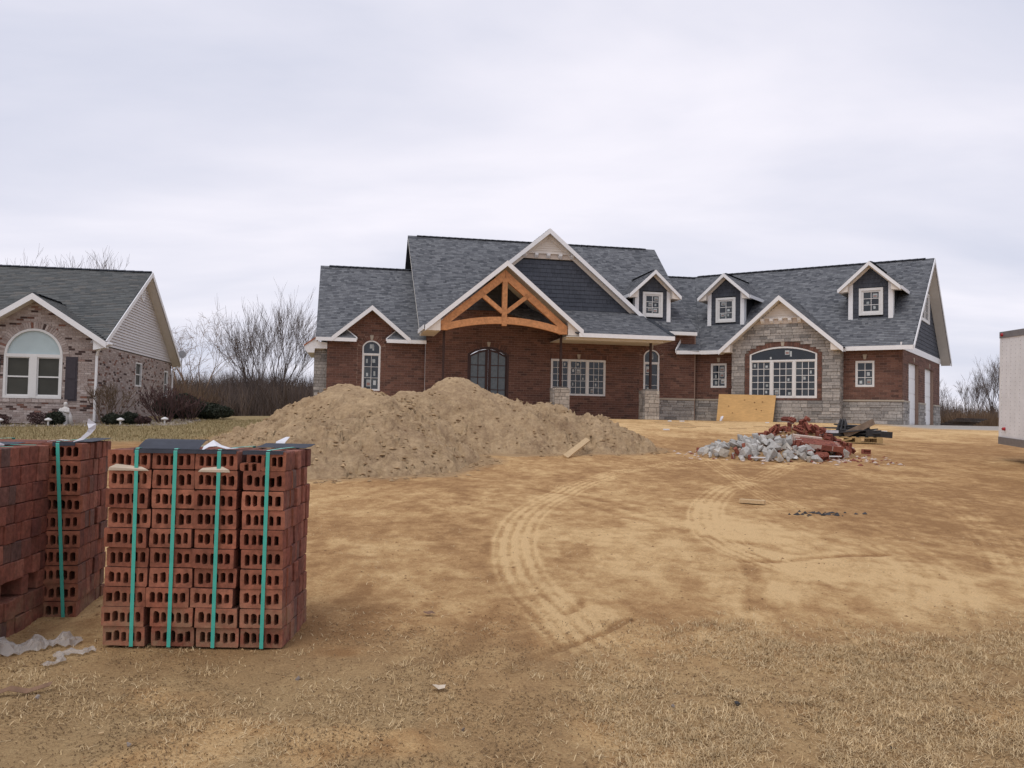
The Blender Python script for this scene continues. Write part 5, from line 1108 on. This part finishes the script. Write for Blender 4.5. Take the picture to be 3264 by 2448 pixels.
def pallet():
    x, y = 8.38, 21.1; F = Frame((x, y, gz(x, y) + .01), -6); t = thing('pallet', F.o, 'wooden pallet under the heap of dark boards', 'pallet')
    for v in (-.45, 0, .45):
        for u in (-.5, 0, .5):
            mb = MB(); mb.box(F, u - .07, u + .07, v - .05, v + .05, .02, .11); mb.build('block', 'pallet_wood', t)
        mb = MB(); mb.box(F, -.57, .57, v - .05, v + .05, 0, .02); mb.build('board', 'pallet_wood', t); mb = MB(); mb.box(F, -.57, .57, v - .05, v + .05, .11, .13); mb.build('board', 'pallet_wood', t)
    for k in range(6): u = -.5 + .2 * k; mb = MB(); mb.box(F, u - .05, u + .05, -.5, .5, .13, .15); mb.build('slat', 'pallet_wood', t)
    mb = MB(); mb.beam(F.p(-.45, -.5, .02), F.p(-.15, -.5, .1), .02, .01, F.v); mb.build('brace', 'pallet_wood', t)
    z = .16
    for k in range(8):
        ln, wd_ = rnd.uniform(.6, 1.1), rnd.uniform(.25, .6); a = rnd.uniform(-25, 25); F2 = Frame(F.p(rnd.uniform(-.12, .12), rnd.uniform(-.15, .15), z), -6 + a); ti = Matrix.Rotation(rnd.uniform(-.1, .1), 3, F2.v) @ Matrix.Rotation(rnd.uniform(-.15, .15), 3, F2.u); F2.u, F2.v, F2.w = ti @ F2.u, ti @ F2.v, ti @ F2.w
        mb = MB(); mb.box(F2, -ln / 2, ln / 2, -wd_ / 2, wd_ / 2, 0, .03); tag(mb.build('scrap_board', 'black_board'), 'dark scrap board in the pile on the pallet', 'board', 'dark boards piled on the pallet'); z += .034
    for u0, u1, w0, w1, lb, mt in ((-.3, .42, .18, .52, 'weathered brown board leaning diagonally on the pallet pile', 'grey_board'), (-.95, -.2, .2, .24, 'long black board jutting left out of the pallet pile', 'black_board'), (.2, .85, .24, .2, 'black board jutting right out of the pallet pile', 'black_board')):
        mb = MB(); mb.beam(F.p(u0, -.42, w0), F.p(u1, -.3, w1), .075, .012, F.v); tag(mb.build('scrap_board', mt), lb, 'board')
    for k in range(3):
        mb = MB(); F2 = Frame(F.p(-.3 + .08 * k, -.1, .3), 30 + 10 * k); mb.beam(F2.p(-.1, 0, -.12), F2.p(.2, .1, .2), .12, .012, F2.v); tag(mb.build('scrap_board', 'black_board'), 'black board standing tilted in the pallet pile', 'board', 'tilted black boards on the pallet')
pallet()
# plywood sheet against the garage gable
def plywood():
    a, b, c, d = HG.p(-7.22, -1.15, .01), HG.p(-4.78, -1.15, .0), HG.p(-4.83, -.58, 1.13), HG.p(-7.33, -.58, 1.18)
    n = (b - a).cross(d - a).normalized(); t = thing('plywood_sheet', (a + b) / 2, 'tan plywood sheet leaning against the stone garage gable', 'plywood')
    mb = MB(); mb.hexa([a, b, b - n * .018, a - n * .018, d, c, c - n * .018, d - n * .018], .5); sh = mb.build('sheet', 'plywood', t)
    for s, q in ((.2, .55), (.28, .3), (.48, .78), (.66, .7), (.7, .45), (.79, .4), (.8, .72)):
        p = a + (b - a) * s + (d - a) * q + n * .003; mb = MB(); ex = (b - a).normalized(); ey = (d - a).normalized(); mb.add([p + ex * .035 * math.cos(t_) + ey * .02 * math.sin(t_) for t_ in [k * math.pi / 4 for k in range(8)]], [tuple(range(8))]); mb.build('knot', 'knot', t)
plywood()
for k in range(6):
    F2 = Frame(HG.p(.55 + .12 * k, 10.6 + .25 * (k % 3), .02 + .06 * k), -34 + 25 * (k % 3) - 10); mb = MB(); mb.box(F2, -.7 + .05 * k, .8, -.3, .3, 0, .04); tag(mb.build('roofing_sheet', 'black_board'), 'dark roofing sheet in the low pile beyond the garage corner', 'sheet', 'dark sheets beyond the garage')
# scraps strewn before the house
mb = MB(); F = Frame((9.0, 33.6, 1.2), 10)
o = lump(CH[5], 'foam_scrap', *HG.p(-6.9, -1.45, .06), .35, 'crumpled white wrapping at the foot of the plywood sheet', 'scrap', None); o.data = o.data.copy(); o.data.materials[0] = MATS['paper']; o.scale = (.45, .25, .2)
rs = random.Random(9)
for k in range(26):
    x, y = rs.uniform(5.5, 13), rs.uniform(27, 32.6); ln = rs.uniform(.25, 1.1); F = Frame((x, y, gz(x, y) + .01), rs.uniform(-20, 25)); mb = MB(); mb.box(F, -ln / 2, ln / 2, -.03, .03, 0, .025); tag(mb.build('wood_offcut', 'lumber'), 'pale wood offcut strewn on the dirt before the garage', 'offcut', 'wood offcuts before the garage')
for k in range(9):
    x, y = rs.uniform(4.5, 13), rs.uniform(25, 32.8); F = Frame((x, y, gz(x, y) + .01), rs.uniform(0, 90)); s = rs.uniform(.05, .13); mb = MB(); mb.box(F, -s, s, -s * .6, s * .6, 0, .04); tag(mb.build('white_scrap', 'white_trim'), 'small white scrap lying on the dirt before the house', 'scrap', 'white scraps before the house')
for p, q, hw, hd, mt, nm, lb, ct in (((.95, 14.98), (1.45, 16.25), .05, .02, 'lumber', 'wood_plank', 'pale plank resting on the right foot of the dirt pile', 'plank'), ((2.55, 9.55), (2.79, 9.42), .045, .019, 'lumber', 'wood_block', 'short lumber block lying between the tyre tracks', 'block')):
    za, zb = surf_z(*p) + .03, surf_z(*q) + .03
    if nm == 'wood_plank': za, zb = gz(*p) + .02, gz(*p) + .30
    mb = MB(); mb.beam(Vector((*p, za)), Vector((*q, zb)), hw, hd, (0, 0, 1) if nm == 'wood_block' else (.3, -.5, .8), .5); tag(mb.build(nm, mt), lb, ct)

def trailer():
    d = Vector((.155, 1, .037)).normalized(); u = d.cross(UP).normalized(); w = u.cross(d).normalized(); F = Frame((9.44, 16.6, .965), 0, u, d, w)
    t = thing('box_trailer', F.p(1.2, -3, -.5), 'white riveted box trailer cut off by the right picture edge', 'trailer')
    mb = MB(); mb.box(F, 0, 2.4, -6, 0, 0.05, 2.05, .5); mb.build('body', 'trailer_white', t)
    for k in range(14):   # side sheets
        mb = MB(); mb.box(F, -.004, .001, -.4 - k * .4 + .005, -k * .4 - .005 - (.05 if k == 0 else 0), .1, 1.98, .5); mb.build('side_panel', 'trailer_white', t)
    for nm, a in (('top_rail', (-.02, 2.42, -6.02, .02, 1.98, 2.1)), ('bottom_rail', (-.02, 2.42, -6.02, .02, -.06, .08))): mb = MB(); mb.box(F, *a, .5); mb.build(nm, 'trailer_trim', t)
    mb = MB(); mb.box(F, -.014, .05, -.05, .012, .081, 1.979, .5); mb.build('corner_post', 'trailer_white', t)
    mb = MB()
    for k in range(6):
        for q in range(24): mb.box(F, -.009, -.004, -.09 - k * .2 - .006, -.09 - k * .2 + .006, .16 + q * .075, .172 + q * .075, .5)
    mb.build('rivets', 'rivet', t, kind='stuff')
    for v, w_ in ((-.12, 2.04), (-.25, .24)):
        mb = MB(); mb.tube([F.p(-.022 if w_ > 1 else -.006, v, w_), F.p(-.05, v, w_)], [.035, .028], 10, .5); mb.build('marker_lamp', 'red_lamp', t)
    for v in (-.02,):
        for w_ in (1.3, .45): mb = MB(); mb.tube([F.p(-.01, .02, w_), F.p(-.01, .02, w_ + .12)], .02, 8, .5); mb.build('hinge', 'trailer_trim', t)
    for v in (-2.6, -3.5):
        for uu in (.12, 2.28):
            c = F.p(uu, v, -.15); mb = MB(); mb.tube([c - u * .1, c - u * .09, c + u * .09, c + u * .1], [.3, .34, .34, .3], 20, .5); wh = mb.build('wheel', 'rubber', t); mb = MB(); mb.tube([c - u * .106, c + u * .106], .18, 12, .5); mb.build('rim', 'trailer_trim', wh)
    mb = MB(); mb.beam(F.p(1.2, -6, 0), F.p(1.2, -7.2, -.02), .06, .05, w, .5); mb.build('drawbar', 'trailer_trim', t)
trailer()
# odds and ends on the near ground
G0 = lambda x, y, d=0.0: Vector((x, y, gz(x, y) + d))
SMALL = [('cigarette_butt', (-1.404, 3.03), None)]
mb = MB(); a = G0(-1.41, 3.02, .008); mb.tube([a, a + Vector((.016, .006, .002))], .004, 6, .5); o = mb.build('cigarette_butt', 'lumber'); tag(o, 'discarded cigarette butt on the bare ground at lower left', 'cigarette butt')
def leaf(x, y, s, lb, mat, seed):
    r = random.Random(seed); mb = MB(); c = G0(x, y, .012); pts = [c + Vector((s * math.cos(t) * r.uniform(.6, 1.1), s * .7 * math.sin(t) * r.uniform(.6, 1.1), r.uniform(0, s * .5))) for t in [k * math.pi / 4 for k in range(8)]]
    mb.add([c + UP * s * .3] + pts, [(0, 1 + k, 1 + (k + 1) % 8) for k in range(8)], .5); tag(mb.build('dead_leaf', mat), lb, 'leaf')
leaf(-.27, 3.50, .04, 'crumpled pale dead leaf on the bare ground', 'kraft', 1); leaf(-.42, 4.63, .035, 'curled dark dead leaf right of the brick stack', 'leaf_dead', 2)
ribbon('bark_strip', 'leaf_dead', [G0(-2.0, 3.36, .01), G0(-1.93, 3.38, .03), G0(-1.87, 3.4, .015), G0(-1.8, 3.44, .03)], Vector((0, .022, .012)), None, ('dark curled bark strip at the lower left edge', 'bark'))
for k, (x, y) in enumerate(((-1.27, 2.94), (-.87, 3.63), (-.15, 3.12), (.66, 3.43), (-1.81, 3.36), (.92, 3.46), (1.36, 3.05))):
    o = lump(CH[k], 'pebble', x, y, gz(x, y) + .006, rnd.uniform(.018, .03), 'small pale pebble on the bare foreground ground', 'pebble', 'loose pebbles in the foreground'); o.data = o.data.copy(); o.data.materials[0] = MATS['pebble' if k < 5 else 'black_board']

# ------------------------------------------------------------------ vegetation
WIG, RMIN = .06, .0075
def grow_tree(r, mb, mt, p, d, ln, rad, depth, spread=.5, up=.25, droop=0.0, kids=(2, 3), thr=.02, shrink=.74):
    """Recursive limbs; thick ones go to mb (trunk and limbs), thin ones to mt (twigs)."""
    n = 3; pts = [p.copy()]; dd = d.copy()
    for i in range(n):
        dd = (dd + Vector((r.gauss(0, WIG), r.gauss(0, WIG), r.gauss(0, .04) + up * .15 - droop * (1 if depth <= 1 else 0) * .5))).normalized(); pts.append(pts[-1] + dd * ln / n)
    rads = [rad * (1 - .42 * i / n) for i in range(n + 1)]; (mb if rad > thr else mt).tube(pts, rads, 6 if rad > .05 else (4 if rad > .015 else 3), None, False)
    if depth <= 0: return
    for k in range(r.randint(*kids)):
        t = r.uniform(.35, 1.0) if k else 1.0; i = min(n - 1, int(t * n)); q = pts[i] + (pts[i + 1] - pts[i]) * (t * n - i)
        ax = Vector((r.gauss(0, 1), r.gauss(0, 1), r.gauss(0, .5))); ax = (ax - dd * ax.dot(dd)).normalized(); nd = (dd + ax * spread * r.uniform(.5, 1.2) + UP * up * (0 if (droop and depth < 3) else 1)).normalized()
        grow_tree(r, mb, mt, q, nd, ln * shrink * r.uniform(.8, 1.15), max(RMIN, rads[min(n, i + 1)] * (.66 if k else .82)), depth - 1, spread, up, droop, kids, thr, shrink)
def tree(name, x, y, z, h, stems, depth, label, cat='tree', mats=('bark', 'twig'), seed=1, spread=.5, up=.25, droop=0, kids=(2, 3), rad=.1, lean=.35, group=None, thr=.02, first=.34, shrink=.74):
    r = random.Random(seed); t = thing(name, (x, y, z), label, cat, group); a, b = MB(), MB()
    for s in range(stems):
        an = 2 * math.pi * (s + r.random() * .5) / stems; ln_ = lean * (0 if stems == 1 else r.uniform(.5, 1.1)); d = Vector((math.cos(an) * ln_, math.sin(an) * ln_, 1)).normalized()
        grow_tree(r, a, b, Vector((x, y, z - .1)) + Vector((math.cos(an), math.sin(an), 0)) * .1, d, h * first, rad * r.uniform(.7, 1.1), depth, spread, up, droop, kids, thr, shrink)
    if a.V: a.build('trunk', mats[0], t)
    if b.V: b.build('crown', mats[1], t)
    return t
tree('bare_tree', -16.9, 60, .35, 10.0, 9, 5, 'tall bare multi-stemmed tree between the two houses', seed=3, spread=.42, up=.22, rad=.1, lean=.55, first=.27, thr=.03, shrink=.79, kids=(2, 4))
tree('bare_willow', -22.0, 58, .3, 9.0, 3, 6, 'orange-brown bare willow beside the neighbour house', mats=('willow_bark', 'willow_bark'), seed=8, spread=.62, up=.16, droop=.25, rad=.12, lean=.35, first=.3, thr=.03)
tree('bare_tree', -20.0, 64, .2, 5.2, 4, 5, 'low bare tree between the willow and the tall bare tree', seed=15, spread=.5, up=.25, rad=.07, lean=.5, first=.3)
tree('bare_tree', -25.8, 62, .2, 5.0, 3, 5, 'bare tree half hidden by the neighbour house corner', seed=21, spread=.55, up=.2, rad=.07, lean=.5, first=.3)
for k, (x, y, h, lb) in enumerate(((-31.0, 60, 14.2, 'bare treetop showing over the middle of the neighbour roof'), (-35.0, 60, 13.8, 'bare treetop showing over the neighbour roof near the picture edge'), (-28.4, 62, 13.2, 'bare treetop showing over the right of the neighbour roof'))):
    tree('bare_tree', x, y, .2, h, 2, 6, lb, seed=30 + k, spread=.5, up=.24, rad=.13, lean=.2, first=.3, group='treetops over the neighbour roof', thr=.03)
for k, (x, y, h, lb) in enumerate(((55.5, 98, 9.2, 'bare tree on the skyline nearest the trailer'), (52.0, 97, 7.0, 'low bare tree on the right skyline'), (49.3, 100, 6.6, 'bare tree on the right skyline beside the garage'), (58.0, 102, 9.6, 'bare tree on the skyline behind the trailer edge'))):
    tree('bare_tree', x, y, .3, h, 4, 6, lb, seed=50 + k, spread=.5, up=.22, rad=.12, lean=.4, first=.3, group='bare trees on the right skyline', thr=.03)
# brushwood on the skyline: too dense to count
def brush(name, boxes, n, seed, mat='wood_mass'):
    r = np.random.default_rng(seed); V = []; F = []; A = []
    for (x0, x1, y0, y1, h0, h1), m in boxes:
        for _ in range(m):
            x = r.uniform(x0, x1); y = r.uniform(y0, y1); z = gz(x, y) - .1; h = r.uniform(h0, h1) * (.6 + .8 * float(fbm(np.array([x * .35]), np.array([y * .2]), 3)[0])); cl = r.random(); sc_ = y / 60.
            for s in range(n):
                a = r.uniform(0, 6.283); ln = abs(r.normal(0, .42)); p0 = np.array([x + r.normal(0, .18), y + r.normal(0, .18), z + h * .3 * r.random() * (s > 2)]); d = np.array([math.cos(a) * ln, math.sin(a) * ln, 1]); hh = h * r.uniform(.45, 1.0); p1 = p0 + d * hh * (.7 if s > 2 else 1); p1[2] = min(p1[2], z + h * 1.05)
                w = r.uniform(.006, .022) * sc_; b = len(V); q = np.array([w, 0, 0]); mid = (p0 + p1) / 2 + r.normal(0, .06, 3) * h * .4
                V += [p0 - q, p0 + q, mid - q * .7, mid + q * .7, p1]; F += [(b, b + 1, b + 3, b + 2), (b + 2, b + 3, b + 4)]; A += [cl] * 5
    me = bpy.data.meshes.new(name); me.from_pydata([tuple(v) for v in V], [], F); at = me.attributes.new('var', 'FLOAT', 'POINT'); at.data.foreach_set('value', np.array(A, np.float32)); me.materials.append(MATS[mat]); o = link(name, me); o['kind'] = 'stuff'; return o
brush('brushwood', [((-30, -10, 63, 74, 4.0, 4.8), 900), ((-30, -10, 56, 63, 2.4, 4.0), 600)], 20, 1)
brush('brushwood', [((-27, -19.5, 54, 58, 2.6, 4.2), 190)], 16, 5, 'wood_brown')
brush('brushwood', [((38, 72, 94, 110, 3.4, 4.6), 650)], 16, 2)
brush('brushwood', [((46, 60, 86, 94, 2.0, 3.4), 360)], 16, 6, 'wood_brown')
def fuzz(name, x, y, r_, h, n, mat, label, cat, seed, size=.03, group=None, zoff=0.0):
    """Clipped bush: many leaf-sized faces through an uneven rounded volume, on short stems."""
    q = np.random.default_rng(seed); z = gz(x, y) + zoff; t = thing(name, (x, y, z), label, cat, group); V = []; F = []; A = []
    for i in range(n):
        d = q.normal(size=3); d /= np.linalg.norm(d); rr_ = q.random() ** .35 * (1 + .16 * math.sin(d[0] * 5 + seed) * math.cos(d[1] * 4)); p = np.array([x, y, z + h * .52]) + d * rr_ * np.array([r_, r_, h * .52]); a = q.normal(size=3); a /= np.linalg.norm(a); c = np.cross(a, q.normal(size=3)); c /= np.linalg.norm(c) + 1e-9; s = size * q.uniform(.6, 1.4); b = len(V)
        V += [p - a * s, p + c * s * .5, p + a * s, p - c * s * .5]; F.append((b, b + 1, b + 2, b + 3)); A += [q.random()] * 4
    me = bpy.data.meshes.new('foliage'); me.from_pydata([tuple(v) for v in V], [], F); at = me.attributes.new('var', 'FLOAT', 'POINT'); at.data.foreach_set('value', np.array(A, np.float32)); me.materials.append(MATS[mat]); link('foliage', me, t)
    mb = MB()
    for k in range(5): a = k * 1.256; mb.tube([Vector((x, y, z - .03)), Vector((x + .4 * r_ * math.cos(a), y + .4 * r_ * math.sin(a), z + h * .5))], [.012, .006], 4)
    mb.build('stem', 'bark', t)
WIG, RMIN = .1, .0075
def nfp(u, v): p = NF.p(u, v, 0); return p.x, p.y
fuzz('clipped_bush', *nfp(-.78, -.95), .27, .42, 2600, 'evergreen', 'dark round bush directly left of the white statue', 'bush', 1)
fuzz('clipped_bush', *nfp(.82, -.9), .3, .36, 2600, 'evergreen', 'dark low bush right of the downspout, leftmost of three', 'bush', 2)
fuzz('clipped_bush', *nfp(1.28, -.75), .27, .38, 2400, 'evergreen', 'dark bush in the middle of the three on the bed', 'bush', 3)
fuzz('clipped_bush', *nfp(1.68, -.85), .24, .26, 1800, 'red_shrub', 'low brown-red bush rightmost of the three on the bed', 'bush', 4)
fuzz('low_shrub', *nfp(-1.35, -.7), .33, .42, 1100, 'red_shrub', 'sparse reddish shrub under the arched window', 'bush', 5, .025)
fuzz('low_shrub', *nfp(-2.45, -.7), .35, .36, 1100, 'red_shrub', 'sparse reddish shrub at the left picture edge', 'bush', 6, .025)
fuzz('evergreen_shrub', *nfp(1.95, 3.2), .9, .85, 6000, 'evergreen', 'dark spreading evergreen beyond the corner of the neighbour house', 'bush', 7, .05)
fuzz('evergreen_shrub', *nfp(2.9, 3.4), .8, .55, 4500, 'evergreen', 'low dark evergreen spreading towards the lawn', 'bush', 8, .05)
tree('bare_shrub', *nfp(.55, -.55), gz(*nfp(.55, -.55)), 1.25, 9, 4, 'bare tan twiggy shrub before the corner of the neighbour house', 'shrub', ('shrub_twig', 'shrub_twig'), 71, .5, .2, 0, (2, 3), .026, .7, None, .008, .4)
tree('bare_shrub', *nfp(1.95, .6), gz(*nfp(1.95, .6)), 1.35, 14, 4, 'dark reddish bare shrub by the end wall of the neighbour house', 'shrub', ('red_shrub', 'red_shrub'), 72, .5, .2, 0, (2, 3), .022, .6, None, .008, .38)
tree('bare_shrub', *nfp(2.5, 1.6), gz(*nfp(2.5, 1.6)), 1.0, 12, 4, 'low dark bare shrub right of the reddish one', 'shrub', ('red_shrub', 'red_shrub'), 73, .5, .2, 0, (2, 3), .014, .7, None, .008, .38)

def scatter(name, mat, n, fn, seed, kind='blade', **kw):
    """Ground litter too fine to count, as one object: fn(x, y, rng) returns keep-probability; kw gives area and sizes."""
    q = np.random.default_rng(seed); x0, x1, y0, y1 = kw['area']; x = q.uniform(x0, x1, n * 3); yy = q.random(n * 3); y = y0 + (y1 - y0) * yy ** kw.get('pow', 1.0)
    keep = q.random(n * 3) < fn(x, y); x, y = x[keep][:n], y[keep][:n]
    if 'clump' in kw: c_ = kw['clump']; g = len(x) // c_; rad_ = q.uniform(.008, .035, g); x = np.repeat(x[:g], c_) + q.normal(0, 1, g * c_) * np.repeat(rad_, c_); y = np.repeat(y[:g], c_) + q.normal(0, 1, g * c_) * np.repeat(rad_, c_)
    m = len(x); z = kw['zfn'](x, y) if 'zfn' in kw else ground_z(x, y)
    a = q.uniform(0, 2 * np.pi, m); ln = q.uniform(*kw['len'], m); w = q.uniform(*kw['wid'], m); ti = np.abs(q.normal(0, kw.get('tilt', .3), m)); bend = q.normal(0, .35, m)
    if kind == 'blade':
        dx, dy = np.cos(a), np.sin(a); px, py = -dy * w, dx * w; h1 = ln * .5 * np.sin(ti) + .004; h2 = ln * np.sin(ti) * q.uniform(.6, 1.1, m) + .004; cx = ln * .5 * np.cos(ti); ex = ln * np.cos(ti)
        ox = -np.sin(a) * bend * ln * .3; oy = np.cos(a) * bend * ln * .3
        V = np.stack([np.stack([x - px, y - py, z + .001], 1), np.stack([x + px, y + py, z + .001], 1), np.stack([x + dx * cx + px * .8, y + dy * cx + py * .8, z + h1], 1), np.stack([x + dx * cx - px * .8, y + dy * cx - py * .8, z + h1], 1), np.stack([x + dx * ex + ox, y + dy * ex + oy, z + h2], 1)], 1).reshape(-1, 3)
        k = 5 * np.arange(m)[:, None]; F = [tuple(f) for f in (k + np.array([[0, 1, 2, 3]])).tolist()] + [tuple(f) for f in (k + np.array([[3, 2, 4]])).tolist()]; per = 5
    else:
        V = []; F = []; per = 6
        base = np.array([(1, 0, 0), (0, 1, 0), (-1, 0, 0), (0, -1, 0), (0, 0, .8), (0, 0, -.5)])
        for i in range(m): s = ln[i] * (base * q.uniform(.5, 1.4, (6, 1)) * np.array([1.2, 1, .75])); c, s_ = math.cos(a[i]), math.sin(a[i]); R = np.array([[c, -s_, 0], [s_, c, 0], [0, 0, 1]]); V.append(s @ R.T + np.array([x[i], y[i], z[i] + ln[i] * .1])); b = 6 * i; F += [(b, b + 1, b + 4), (b + 1, b + 2, b + 4), (b + 2, b + 3, b + 4), (b + 3, b, b + 4), (b + 1, b, b + 5), (b + 2, b + 1, b + 5), (b + 3, b + 2, b + 5), (b, b + 3, b + 5)]
        V = np.concatenate(V)
    me = bpy.data.meshes.new(name); me.from_pydata(V.tolist(), [], F); at = me.attributes.new('var', 'FLOAT', 'POINT'); at.data.foreach_set('value', np.repeat(q.random(m), per).astype(np.float32)); me.materials.append(MATS[mat]); o = link(name, me); o['kind'] = 'stuff'; return o
def strawmap(x, y):
    e = 4.15 + .45 * np.clip(x, -2, 3) * (x > 0) * .5 - .1 * (x < 0) + .7 * (fbm(x * 1.3, y * 1.3, 3) - .5)
    k = ss(e + .35, e - .45, y); p = ss(.42, .60, fbm(x * 3.1 + 2, y * 3.4, 4) + .06 * (x > .4))
    bare = np.exp(-(((x + .05) / .35) ** 2)) * .8
    return np.clip(k * (.12 + .88 * p) * (1 - bare) * (.22 + .78 * (x > .3)), 0, 1)
scatter('dry_grass', 'straw', 70000, strawmap, 5, area=(-3, 3.6, 2.3, 5.6), len=(.008, .04), wid=(.0007, .0018), tilt=.35, pow=1.2)
scatter('dry_grass', 'straw', 60000, strawmap, 25, area=(-3, 3.6, 2.3, 5.4), len=(.01, .042), wid=(.0007, .0016), tilt=.75, pow=1.2, clump=26)
scatter('dry_grass', 'straw', 5000, lambda x, y: ss(.52, .7, fbm(x * 2 + 9, y * 2, 3)), 6, area=(-3, 5, 4, 9), len=(.012, .04), wid=(.001, .002), tilt=.2, pow=1.5)
scatter('lawn_grass', 'lawn_blade', 42000, lambda x, y: ss(-6.2, -7.8, x + .8 * (fbm(x * .9, y * .9, 3) - .5)) * ss(18, 19.6, y), 7, area=(-18, -6, 18, 30), len=(.05, .11), wid=(.004, .008), tilt=.9)
scatter('soil_crumbs', 'clod', 2000, lambda x, y: .3 + .7 * ss(.5, .65, fbm(x * 1.7, y * 1.7, 3)), 8, 'clod', area=(-3.5, 8, 2.6, 12), len=(.003, .011), wid=(.1, .2), pow=1.6)
scatter('soil_clods', 'pile_clod', 2600, lambda x, y: ss(.03, .1, pile_h(x, y)) * (.25 + .75 * ss(.48, .6, fbm(x * 2.6, y * 2.6, 3))) * (1.2 - ss(.5, 1.3, pile_h(x, y))), 9, 'clod', area=(-7, 3.6, 10, 18.6), len=(.012, .042), wid=(.1, .2), zfn=lambda x, y: ground_z(x, y) + np.maximum(pile_full(x, y), -.02))
scatter('dark_gravel', 'black_board', 110, lambda x, y: np.exp(-(((x - 3.2 - .6 * (y - 8.8)) / .22) ** 2 + ((y - 8.75) / .12) ** 2)) * 1.0, 10, 'clod', area=(2.7, 3.9, 8.4, 9.1), len=(.012, .03), wid=(.1, .2))
def bedmap(x, y):
    o = NF.o; u = (x - o.x) * NF.u.x + (y - o.y) * NF.u.y; v = (x - o.x) * NF.v.x + (y - o.y) * NF.v.y
    return ((u > -3.5) & (u < 2.9) & (v > -1.75) & (v < np.where(u < 0, 0, 3))) * 1.0 * ss(-1.8, -1.3, v)
scatter('bed_stones', 'pebble', 1500, bedmap, 11, 'clod', area=(-17.5, -9.5, 24, 30), len=(.03, .075), wid=(.1, .2))
scatter('rubble_fragments', 'mortar_bit', 500, lambda x, y: np.exp(-(((x - 5.0) / 1.2) ** 2 + ((y - 16.0) / .9) ** 2)), 12, 'clod', area=(3.2, 7.2, 14.3, 18), len=(.012, .05), wid=(.1, .2), zfn=lambda x, y: ground_z(x, y) + np.array([heap(a, b) * .8 for a, b in zip(x, y)]))
scatter('rubble_fragments', 'rubble_brick', 500, lambda x, y: np.exp(-(((x - 5.3) / 1.2) ** 2 + ((y - 16.2) / .9) ** 2)), 13, 'clod', area=(3.2, 7.6, 14.3, 18), len=(.012, .05), wid=(.1, .2), zfn=lambda x, y: ground_z(x, y) + np.array([heap(a, b) * .8 for a, b in zip(x, y)]))
scatter('ground_litter', 'fleck', 45000, lambda x, y: ss(5.2, 3.0, y + .6 * (fbm(x * 1.5, y * 1.5, 3) - .5)) * (.2 + .8 * ss(.44, .6, fbm(x * 3.3 + 8, y * 3.3, 4))), 31, area=(-3.2, 3.8, 2.3, 5.8), len=(.004, .016), wid=(.0009, .0028), tilt=.25, pow=1.2)
scatter('spilled_clods', 'pile_clod', 1500, lambda x, y: ss(.0, .05, pile_h(x, y, 1.22)) * (1 - ss(.02, .12, pile_h(x, y))) * (.2 + .8 * ss(.45, .6, fbm(x * 2, y * 2, 3))), 32, 'clod', area=(-6.5, 4.2, 9.3, 18), len=(.01, .045), wid=(.1, .2))

flush_pieces()
